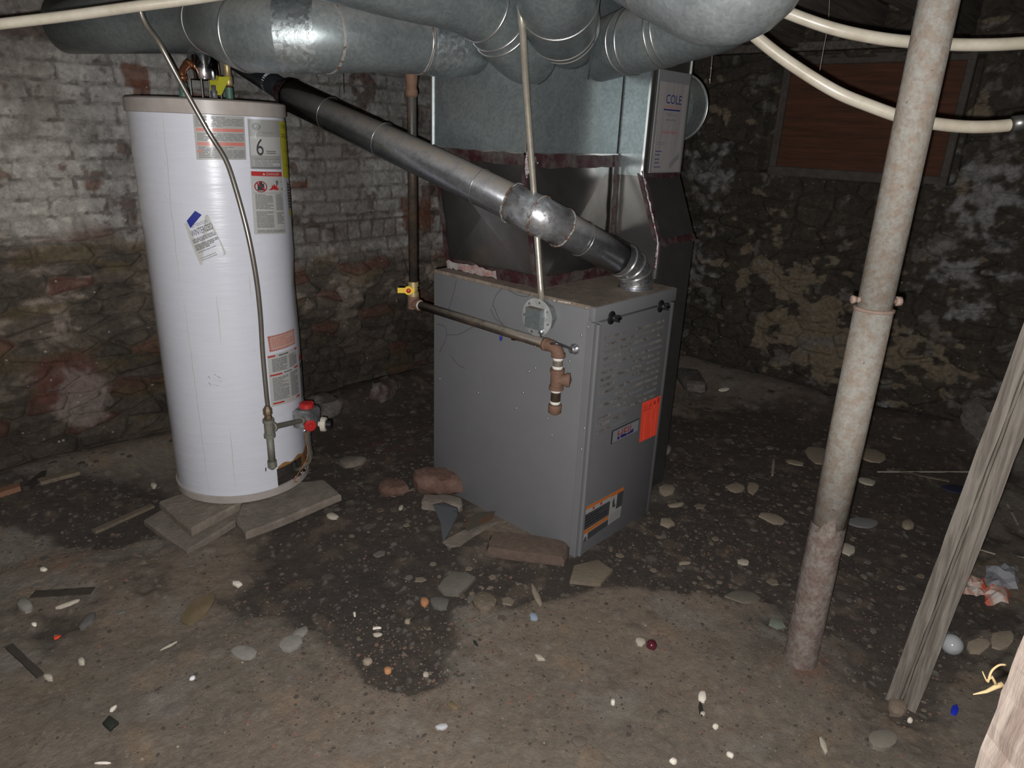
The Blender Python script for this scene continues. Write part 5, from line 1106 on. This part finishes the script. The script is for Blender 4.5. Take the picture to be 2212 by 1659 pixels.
L = [
 ('stone_chip', 'smooth oval pale grey chip on the dirt, lower left of center', 527, 1411, 56, 30, -.05, M_grey, .004, 12),
 ('dry_leaf', 'brown leaf-shaped flake on the dirt, lower left', 428, 1318, 98, 40, .72, M_leaf, .005, 10),
 ('plaster_chip', 'white rectangular plaster chip left of the dark dirt patch', 512, 1263, 26, 13, -.1, M_whitec, .005, 5),
 ('stone_chip', 'upper grey chip of the pair by the dark patch, left', 648, 1370, 46, 20, .5, M_grey, .006, 9),
 ('stone_chip', 'lower broad grey chip of the pair by the dark patch, left', 628, 1392, 56, 32, .4, M_grey, .006, 10),
 ('black_shard', 'square black shard on the dirt near the bottom left', 238, 1565, 36, 34, .05, M_chg, .006, 4),
 ('plastic_scrap', 'tiny bright red-orange scrap on the dirt, far left', 124, 1378, 18, 8, .25, mat('red_orange_scrap', (.75, .07, .03), .5), .003, 5),
 ('paint_flake', 'pale mint splinter just above the square black shard', 245, 1533, 20, 8, .7, M_whitec, .004, 6),
 ('plastic_scrap', 'small white rod-shaped scrap above the lower left corner', 416, 1467, 14, 7, .5, mat('white_rod', (.6, .6, .62), .5), .005, 8),
 ('paint_flake', 'thin white sliver on the dirt at the bottom left edge', 222, 1649, 34, 4, 0, M_whitec, .002, 6),
 ('mortar_lump', 'orange round mortar crumb in the middle of the floor', 917, 1304, 20, 18, 0, M_or, .008, 9),
 ('mortar_lump', 'orange mortar crumb in the lower dark dirt patch', 837, 1451, 18, 14, 0, M_or, .008, 9),
 ('mortar_lump', 'tan mortar crumb left of the lower dark patch edge', 794, 1432, 20, 16, 0, M_tan, .008, 9),
 ('mortar_lump', 'pale mortar crumb right of the dark dirt patch', 920, 1460, 14, 12, 0, M_pale, .007, 8),
 ('stone_chip', 'flat angular grey-brown stone above the orange crumb', 985, 1265, 86, 46, .25, mat('dull_grey_stone', (.115, .105, .088), .9, var=.2, bump=.3), .010, 8),
 ('stone_chip', 'rough tan stone lump right of the angular grey stone', 1047, 1304, 56, 44, 0, mat('tan_lump', (.15, .12, .085), .9, var=.4, bump=.8), .014, 10),
 ('stone_chip', 'dim grey stone right beside the orange crumb', 950, 1306, 46, 30, -.2, mat('dim_stone', (.10, .095, .085), .9, var=.2), .008, 9),
 ('stone_chip', 'triangular tan stone in front of the furnace corner', 1278, 1240, 112, 60, .05, mat('tan_stone', (.145, .118, .085), .9, var=.2, bump=.4), .012, 5),
 ('wood_chip', 'slender tan wood sliver below the furnace corner', 1160, 1292, 14, 62, .35, M_tan, .006, 7),
 ('broken_comb', 'small ribbed grey plastic piece on the dirt, front center', 1165, 1422, 28, 13, -.45, mat('ribbed_scrap', (.30, .27, .21), .6), .005, 4),
 ('black_shard', 'thin black nail-like shard on the dirt, front center', 1028, 1392, 20, 5, -.9, M_chg, .003, 6),
 ('glass_shard', 'bluish translucent shard above the ribbed piece', 1153, 1334, 24, 15, -.6, mat('bluish_glass', (.24, .29, .36), .25), .004, 7),
 ('plaster_chip', 'round white plaster piece above a black scrap, front right', 1517, 1507, 20, 26, .2, M_whitec, .006, 9),
 ('black_shard', 'ragged black scrap under the round white plaster piece', 1514, 1535, 10, 34, .15, M_chg, .003, 7),
 ('paint_flake', 'cream chip beside the ragged black scrap', 1518, 1543, 12, 8, 0, M_pale, .004, 7),
 ('pebble', 'bright white pebble below the black scrap, front right', 1546, 1572, 14, 9, -.2, M_whitec, .006, 8),
 ('pebble', 'white pebble near the bottom edge, right of center', 1454, 1647, 16, 12, 0, M_whitec, .006, 8),
 ('plaster_chip', 'elongated white chip near the bottom edge, right of center', 1577, 1632, 22, 10, -.5, M_whitec, .005, 7),
 ('pebble', 'small white pebble left of the ribbed plaster pieces, front center', 1324, 1519, 10, 12, 0, M_whitec, .006, 7),
 ('plaster_chip', 'pinkish chip touching the dark red cap', 1382, 1388, 24, 16, -.3, M_pale, .005, 7),
 ('stone_chip', 'brown flat stone sunk at the bottom center edge', 1252, 1605, 40, 26, -.3, mat('sunk_stone', (.105, .085, .07), .9), .004, 8),
 ('pebble', 'white oval pebble below the foot of the grooved board', 1965, 1558, 14, 9, -.4, M_whitec, .006, 8),
 ('plastic_scrap', 'bright blue plastic scrap, bottom right', 2062, 1536, 20, 24, .2, mat('blue_plastic', (.015, .03, .42), .4), .004, 7),
 ('paint_flake', 'green-grey flake leaning at the steel post foot', 1677, 1350, 38, 26, -.4, M_gl, .006, 5),
 ('cardboard_scrap', 'large tan curved flake behind the left side of the steel post', 1765, 985, 62, 40, -.5, M_tan, .006, 9),
 ('cardboard_scrap', 'large tan curved flake behind the right side of the steel post', 1880, 985, 72, 28, -.35, M_tan, .006, 9),
 ('plaster_chip', 'pale two-lobed flake on the dark floor right of the furnace, left part', 1590, 1055, 44, 22, -.1, M_tan, .005, 8),
 ('plaster_chip', 'pale wedge flake on the dark floor right of the furnace, right part', 1626, 1056, 30, 28, .3, M_tan, .005, 7),
 ('plaster_chip', 'long tan flake between furnace and post, pointing right', 1670, 1122, 62, 22, -.3, M_tan, .005, 9),
 ('plaster_chip', 'jagged pale flake right of the steel post, mid floor', 1828, 1187, 42, 26, -.5, M_pale, .006, 7),
 ('plaster_chip', 'tan elongated flake above the mid floor, left of the post', 1718, 1000, 46, 12, -.15, M_tan, .005, 8),
 ('plaster_chip', 'curved cream flake right of the steel post, higher', 1873, 1042, 44, 14, -.3, M_pale, .005, 8),
 ('plastic_sheet', 'grey translucent oval sheet right of the post', 1862, 1130, 72, 22, -.1, mat('grey_sheet', (.18, .175, .17), .4), .003, 10),
 ('stone_chip', 'round knobbly tan stone between the post and the board', 1961, 1136, 28, 20, 0, M_tan, .008, 9),
 ('stone_chip', 'angular brown stone by the right furnace corner', 1440, 1060, 44, 24, 0, M_tan, .008, 7),
 ('wood_chip', 'curled tan strip right of the furnace front', 1462, 1092, 40, 10, .15, M_tan, .005, 7),
 ('stone_chip', 'tan triangular chip right of the furnace base', 1440, 1131, 34, 20, -.2, M_tan, .006, 5),
 ('stone_chip', 'small cream oval chip in the dark floor, center right', 1478, 1218, 28, 8, .05, M_tan, .004, 8),
 ('stone_chip', 'flat grey-tan stone left of the steel post, lower', 1605, 1290, 74, 32, -.05, mat('flat_grey_tan', (.13, .115, .09), .9, var=.2), .006, 8),
 ('stone_chip', 'small cream chip left of the post, mid floor', 1605, 1215, 30, 12, -.1, M_pale, .004, 8),
 ('wood_chip', 'upright tan wood sliver on the dark floor left of the post', 1670, 1010, 8, 42, -.1, M_tan, .006, 6),
 ('cardboard_scrap', 'pale tan flake right of the round glass bulb', 2115, 1395, 60, 32, .1, M_tan, .004, 8),
 ('cardboard_scrap', 'broad tan flake behind the bulb at the right edge', 2165, 1385, 60, 44, .3, M_tan, .004, 9),
 ('stone_chip', 'brown rubble stone at the foot of the grooved board', 1938, 1533, 44, 34, -.6, mat('foot_stone', (.16, .12, .09), .9, var=.2, bump=.4), .012, 8),
 ('stone_chip', 'rounded pale stone near the bottom right, in the dirt', 1905, 1602, 66, 44, 0, mat('rounded_stone', (.15, .135, .11), .9, var=.15), .010, 11),
 ('wood_chip', 'cream splinter in the dirt below the steel post', 1778, 1612, 14, 46, .4, M_pale, .004, 6),
 ('wood_chip', 'cream curved straw in the dirt, far left', 150, 1304, 60, 6, .3, M_pale, .004, 8),
 ('wood_chip', 'thin white stick on the dirt left of the oval chip', 366, 1397, 44, 4, .52, M_pale, .003, 4),
 ('stone_chip', 'dark grey oval stone with pale edge, lower left', 188, 1346, 50, 20, .75, mat('dark_oval', (.09, .085, .08), .7, var=.4), .008, 9),
 ('plaster_chip', 'whitish crumbly lump at the left edge', 55, 1312, 40, 26, -.2, M_grey, .012, 9),
 ('plaster_chip', 'whitish crumb in the brown gully, lower left', 105, 1465, 26, 12, -.2, M_pale, .006, 8),
 ('pebble', 'small white pebble left of the red-orange scrap', 74, 1349, 12, 7, .3, M_whitec, .004, 7),
 ('pebble', 'cream pebble on the dark dirt left of the heater', 332, 1050, 14, 10, 0, M_pale, .007, 7),
 ('plaster_chip', 'pale chip near the left edge above the orange crumbs', 94, 1232, 18, 9, 0, M_whitec, .005, 7),
 ('mortar_lump', 'cream clump in the dirt, lower left', 177, 1432, 16, 14, 0, M_pale, .008, 8),
 ('pebble', 'cream pebble in the floor above the dark patch, left', 766, 1328, 7, 10, 0, M_whitec, .004, 7),
 ('paint_flake', 'white curved sliver in the dark dirt patch', 814, 1358, 18, 6, 0, M_whitec, .003, 7),
 ('paint_flake', 'yellowish chip just below the white sliver in the dark patch', 815, 1373, 20, 7, 0, M_pale, .004, 7),
 ('stone_chip', 'pinkish stone chip in the dark patch, right side', 880, 1344, 14, 11, 0, M_tan, .006, 7),
 ('stone_chip', 'dark brown flake on the dirt, bottom center', 977, 1526, 30, 14, -.5, M_leaf, .003, 7),
 ('glass_shard', 'pale glassy shard cluster at the bottom center', 954, 1572, 26, 14, 0, mat('pale_glass', (.38, .38, .40), .3), .004, 8),
 ('plaster_chip', 'white crumb on the dark ground between heater and furnace', 866, 1098, 14, 8, .8, M_pale, .005, 7),
 ('stone_chip', 'dim flat stone left of the leaning red brick, farther back', 760, 1000, 62, 22, .15, M_concrete, .014, 9),
 ('mortar_lump', 'yellowish mortar lump right of the stone slabs', 718, 1118, 28, 12, -.1, M_pale, .007, 8),
 ('stone_chip', 'pale stone at the far right of the furnace, by the duct', 1438, 975, 26, 18, 0, M_grey, .015, 8),
 ('plaster_chip', 'tiny white chip on the far dark floor by the right wall', 1565, 834, 22, 5, 0, M_whitec, .004, 6),
 ('cardboard_scrap', 'blue-black flat strip behind the grooved board', 2065, 1058, 62, 18, -.15, mat('blue_black_strip', (.02, .022, .05), .6), .004, 6),
]
for i, a in enumerate(L): flake(a[0], a[1], a[0].split('_')[-1], *a[2:8], th=a[8], n=a[9], seed=i, jag=.1 if a[9] > 9 else .22)
# longer sticks lying on the ground
def stick(label, p0, p1, w, th, material, z=.0, name='wood_stick'):
    a = at(*p0, 2, 0); b_ = at(*p1, 2, 0); a = at(*p0, 2, gz(a.x, a.y) + z); b_ = at(*p1, 2, gz(b_.x, b_.y) + z); d = (b_ - a).normalized(); s_ = d.cross(z_).normalized(); mb = MB(); r = random.Random(int(p0[0]))
    n = 8; vs = []; fs = []
    for i in range(n + 1):
        c = a.lerp(b_, i / n) + z_ * th * .5; ww = w / 2 * r.uniform(.85, 1.1)
        vs += [c - s_ * ww - z_ * th * .5, c + s_ * ww - z_ * th * .5, c + s_ * ww + z_ * th * .5, c - s_ * ww + z_ * th * .5]
    for i in range(n):
        for j in range(4): fs.append((i * 4 + j, i * 4 + (j + 1) % 4, i * 4 + 4 + (j + 1) % 4, i * 4 + 4 + j))
    fs += [(3, 2, 1, 0), tuple(n * 4 + j for j in range(4))]; mb.add(vs, fs); return tag(mb.build(name, material), label, 'stick')
M_stick = mat('dim_wood', (.12, .095, .07), .9, var=.3, vscale=14); M_darkst = mat('dark_wood', (.035, .028, .022), .9, var=.3)
stick('brown slat lying left of the stone slabs', (203, 1152), (330, 1095), .025, .012, M_stick)
stick('pale broken slat on the dark ground at the far left', (85, 1045), (170, 1022), .04, .015, M_stick, .01)
stick('black stick crossing the pale broken slat', (58, 1060), (108, 1018), .02, .02, M_darkst, .01)
stick('reddish wood piece at the left edge', (0, 1070), (45, 1056), .04, .02, mat('reddish_wood', (.17, .085, .05), .9), .01)
stick('brown lath on the rubble behind the grooved board', (1915, 1015), (2050, 1040), .018, .006, M_stick)
stick('thin straw lath lying higher behind the grooved board', (1895, 1020), (2100, 1020), .006, .004, M_pale)
stick('yellow straw beside the right edge', (2175, 1090), (2198, 1134), .007, .004, M_pale)
stick('thin pale stick behind the trash, right edge', (2108, 1186), (2150, 1198), .006, .004, M_pale)
stick('long pale straw by the right edge, just above the trash', (2120, 1192), (2212, 1205), .003, .003, M_pale)
stick('short stick pointing at the broken brick half', (858, 1068), (893, 1058), .010, .006, M_stick)
stick('dark root in the lower left gully', (20, 1398), (88, 1462), .018, .008, M_darkst)
stick('dark plank sunk behind the curved straw, far left', (70, 1285), (200, 1277), .035, .004, M_darkst)
# bulb, red cap, crumpled wrapper
bb = at(2058, 1388, 2, .03); g_ = gz(bb.x, bb.y)
bulb = thing('light_bulb', (bb.x, bb.y, g_), 'frosted round light bulb lying in the dirt right of the grooved board', 'light bulb')
ax_ = (RT * .3 + F).normalized(); ax_.z = -.05; ax_.normalize(); mb = MB(); mb.smooth = True; cc = Vector((bb.x, bb.y, g_ + .028)); mb.lathe(cc - ax_ * .032, ax_, [(.0, .001), (.003, .012), (.01, .022), (.02, .029), (.032, .032), (.045, .030), (.06, .022), (.075, .014)], 32, False); mb.build('glass_globe', mat('frosted_bulb_glass', (.32, .33, .34), .12, spec=.6), bulb)
mb = MB(); mb.smooth = True; mb.lathe(cc + ax_ * .042, ax_, [(0, .0135), (.02, .0135), (.024, .006)], 20); mb.build('screw_base', M_seam, bulb)
q = at(1408, 1390, 2, .01); g_ = gz(q.x, q.y); mb = MB(); mb.smooth = True; mb.lathe(Vector((q.x, q.y, g_)), z_, [(0, .016), (.008, .017), (.016, .013), (.020, .006), (.021, 0)], 24, False); tag(mb.build('glass_marble', mat('dark_red_glass', (.07, .012, .02), .12, spec=.7)), 'dark red glossy glass dome on the dirt in front of the furnace', 'glass')
mb = MB(); r = random.Random(4); cc = at(2160, 1232, 2, .02)
def crumple(mb, px, py, lx, ly, hgt, seed, n=7):
    r = random.Random(seed); vs = []; fs = []
    for i in range(n):
        for j in range(n):
            x = px + (i / (n - 1) - .5) * lx + r.uniform(-3, 3); y = py + (j / (n - 1) - .5) * ly + r.uniform(-2, 2); q = at(x, y, 2, .03); e = min(i, j, n - 1 - i, n - 1 - j)
            vs.append(Vector((q.x, q.y, gz(q.x, q.y) + .003 + (hgt * r.uniform(.3, 1) if e else 0))))
    for i in range(n - 1):
        for j in range(n - 1): fs.append((i * n + j, i * n + j + 1, i * n + n + j + 1, i * n + n + j))
    mb.add(vs, fs)
crumple(mb, 2170, 1232, 70, 50, .03, 3); tag(mb.build('plastic_bag', mat('cloudy_plastic', (.26, .26, .28), .3)), 'cloudy grey plastic bag scrap at the right edge', 'bag')
mb = MB(); crumple(mb, 2108, 1250, 52, 34, .022, 5); tag(mb.build('wrapper', mat('white_red_wrapper', (.42, .39, .35), .3, col2=(.45, .08, .03), vscale=22)), 'crumpled white and red wrapper left of the bag', 'wrapper')
mb = MB(); crumple(mb, 2160, 1268, 50, 36, .02, 6); tag(mb.build('wrapper', mat('shiny_red_wrapper', (.45, .42, .38), .25, col2=(.5, .09, .04), vscale=14)), 'crumpled shiny wrapper in front of the plastic bag', 'wrapper')
mb = MB(); q = [at(2100, 1218, 2, .03), at(2150, 1258, 2, .03)]; mb.prism([q[0], q[1], q[1] + Vector((.004, -.01, 0)), q[0] + Vector((.004, -.01, 0))], (0, 0, .012)); 
# stone lumps along the walls
for i, (px, py, sx, sy, sz, mm, lb) in enumerate(((270, 890, 0, .055, .07, 0, 'dull reddish boulder in the wall foot left of the heater'), (830, 822, .09, .05, .05, 1, 'red brick end at the wall foot between heater and furnace'),
    (1495, 792, .16, .07, .04, 0, 'grey stone ledge at the wall foot just right of the furnace'), (2140, 935, .12, .09, .09, 0, 'stone lump at the foot of the right wall'), (700, 850, .10, .06, .05, 0, 'dark stone at the wall foot right of the heater'), (1010, 780, .0, .0, .0, 0, ''))):
    if not sx: continue
    q = at(px, py, 2, .12 if i else .3); x = min(q.x, XR - .1); y = min(q.y, YB - .09)
    rock('wall_stone', lb, 'stone', (x, y, gz(x, y) - .03), (sx, sy, sz * (1.8 if i == 0 else 1)), .4 * i, mat('wall_stone_%d' % i, (.08, .05, .045) if mm or i == 0 else (.09, .08, .07), .9, col2=(.15, .13, .12), vscale=14, var=.4, bump=.6), 20 + i, .3, 4)

# grit and rubble nobody could count: one object each
def scatter(name, label, mats_, regions, seed, smin, smax, flat=.5):
    r = random.Random(seed); nr = np.random.RandomState(seed); pts = []
    for px, py, rx, ry, cnt in regions:
        for _ in range(cnt):
            x = px + r.gauss(0, 1) * rx; y = py + r.gauss(0, 1) * ry
            if y < 800 or y > 1750: continue
            q = at(x, y, 2, 0)
            if q.x > XR - .14 or q.y > YB - .14 or q.x < XL + .2 or q.y < YF + .2 or (-.01 < q.x < .79 and -.01 < q.y < .8) or (q - HC).to_2d().length < HR + .01: continue
            pts.append((q.x, q.y))
    P = np.array(pts); Z = floor_h(P[:, 0], P[:, 1]); mb = MB()
    for i, (x, y) in enumerate(pts):
        s_ = r.uniform(smin, smax) * (1 if r.random() < .85 else 1.8); mb.use(r.choice(mats_)); a = r.uniform(0, 6.28); n = 5; vs = []; el = r.uniform(.5, 1)
        for l, (rr_, zz) in enumerate(((1, -.3), (.85, .5))):
            for k in range(n): b_ = 2 * math.pi * k / n; ux = math.cos(b_) * rr_ * r.uniform(.75, 1.1); uy = math.sin(b_) * rr_ * el; vs.append((x + (ux * math.cos(a) - uy * math.sin(a)) * s_, y + (ux * math.sin(a) + uy * math.cos(a)) * s_, Z[i] + zz * s_ * flat))
        mb.add(vs, [(0, 1, 6, 5), (1, 2, 7, 6), (2, 3, 8, 7), (3, 4, 9, 8), (4, 0, 5, 9), (5, 6, 7, 8, 9)])
    return tag(mb.build(name, None), label, 'gravel', kind='stuff')
M_p1 = mat('pebble_tan', (.13, .108, .083), .9); M_p2 = mat('pebble_dark', (.055, .045, .037), .9); M_p3 = mat('pebble_pale', (.26, .225, .185), .85); M_p4 = mat('pebble_red', (.15, .085, .065), .9)
scatter('gravel', 'loose gravel and crumbs scattered over the dirt floor', [M_p1, M_p2, M_p2, M_p1, M_p4], [(1100, 1400, 750, 180, 4200), (820, 1400, 160, 90, 900), (1480, 1180, 170, 80, 1200), (1850, 1350, 260, 160, 1600), (200, 1200, 200, 80, 700), (1700, 1000, 280, 90, 1200), (830, 1050, 120, 110, 900)], 3, .0015, .005)
scatter('plaster_crumbs', 'tiny pale plaster crumbs scattered over the dirt floor', [M_p3], [(1100, 1420, 700, 170, 260), (1480, 1150, 140, 60, 80), (1100, 1180, 70, 50, 180), (820, 1400, 140, 80, 50), (1850, 1300, 240, 160, 120)], 5, .0009, .0028)
scatter('plaster_flakes', 'flat dull plaster and stone flakes littering the dark floor', [mat('flake_tan', (.15, .122, .09), .9), mat('flake_grey', (.11, .1, .085), .9), mat('flake_brown', (.085, .065, .05), .9)], [(1600, 1040, 150, 70, 90), (1500, 1200, 170, 50, 50), (1950, 1150, 160, 110, 60), (830, 1080, 110, 90, 50), (1010, 1270, 90, 40, 30), (160, 1230, 130, 40, 30)], 12, .007, .019, .22)
scatter('rubble', 'dark rubble lumps along the foot of the walls', [M_p2, mat('rubble_brown', (.075, .062, .05), .9, var=.3), M_p2], [(150, 1060, 140, 50, 150), (820, 900, 120, 70, 160), (1600, 900, 200, 60, 150), (2050, 1000, 150, 60, 120), (1600, 1030, 160, 50, 50)], 9, .006, .02, .4)

# repeats of one kind belong together
GROUPS = {'round_duct': 'round branch ducts around the plenum', 'plastic_pipe': 'cream plastic pipes under the joists', 'stone_slab': 'stone slabs under the water heater',
          'brick': 'loose bricks on the dirt floor', 'stone_chip': 'stone chips on the dirt floor', 'plaster_chip': 'plaster chips on the dirt floor', 'pebble': 'pebbles on the dirt floor',
          'paint_flake': 'paint flakes on the dirt floor', 'mortar_lump': 'mortar lumps on the dirt floor', 'wood_chip': 'wood chips on the dirt floor', 'cardboard_scrap': 'tan flat scraps on the dirt floor',
          'wood_stick': 'sticks and laths on the dirt floor', 'black_shard': 'black shards on the dirt floor', 'glass_shard': 'glass shards on the dirt floor', 'plastic_scrap': 'plastic scraps on the dirt floor',
          'hanging_strand': 'strands hanging under the ceiling', 'copper_pipe': 'copper pipes on top of the heater', 'wall_stone': 'stones at the foot of the walls', 'wrapper': 'crumpled wrappers', 'metal_scrap': 'sheet metal scraps by the furnace'}
for o in scene.objects:
    b_ = o.name.split('.')[0]
    if o.parent is None and b_ in GROUPS and 'label' in o and 'kind' not in o: o['group'] = GROUPS[b_]
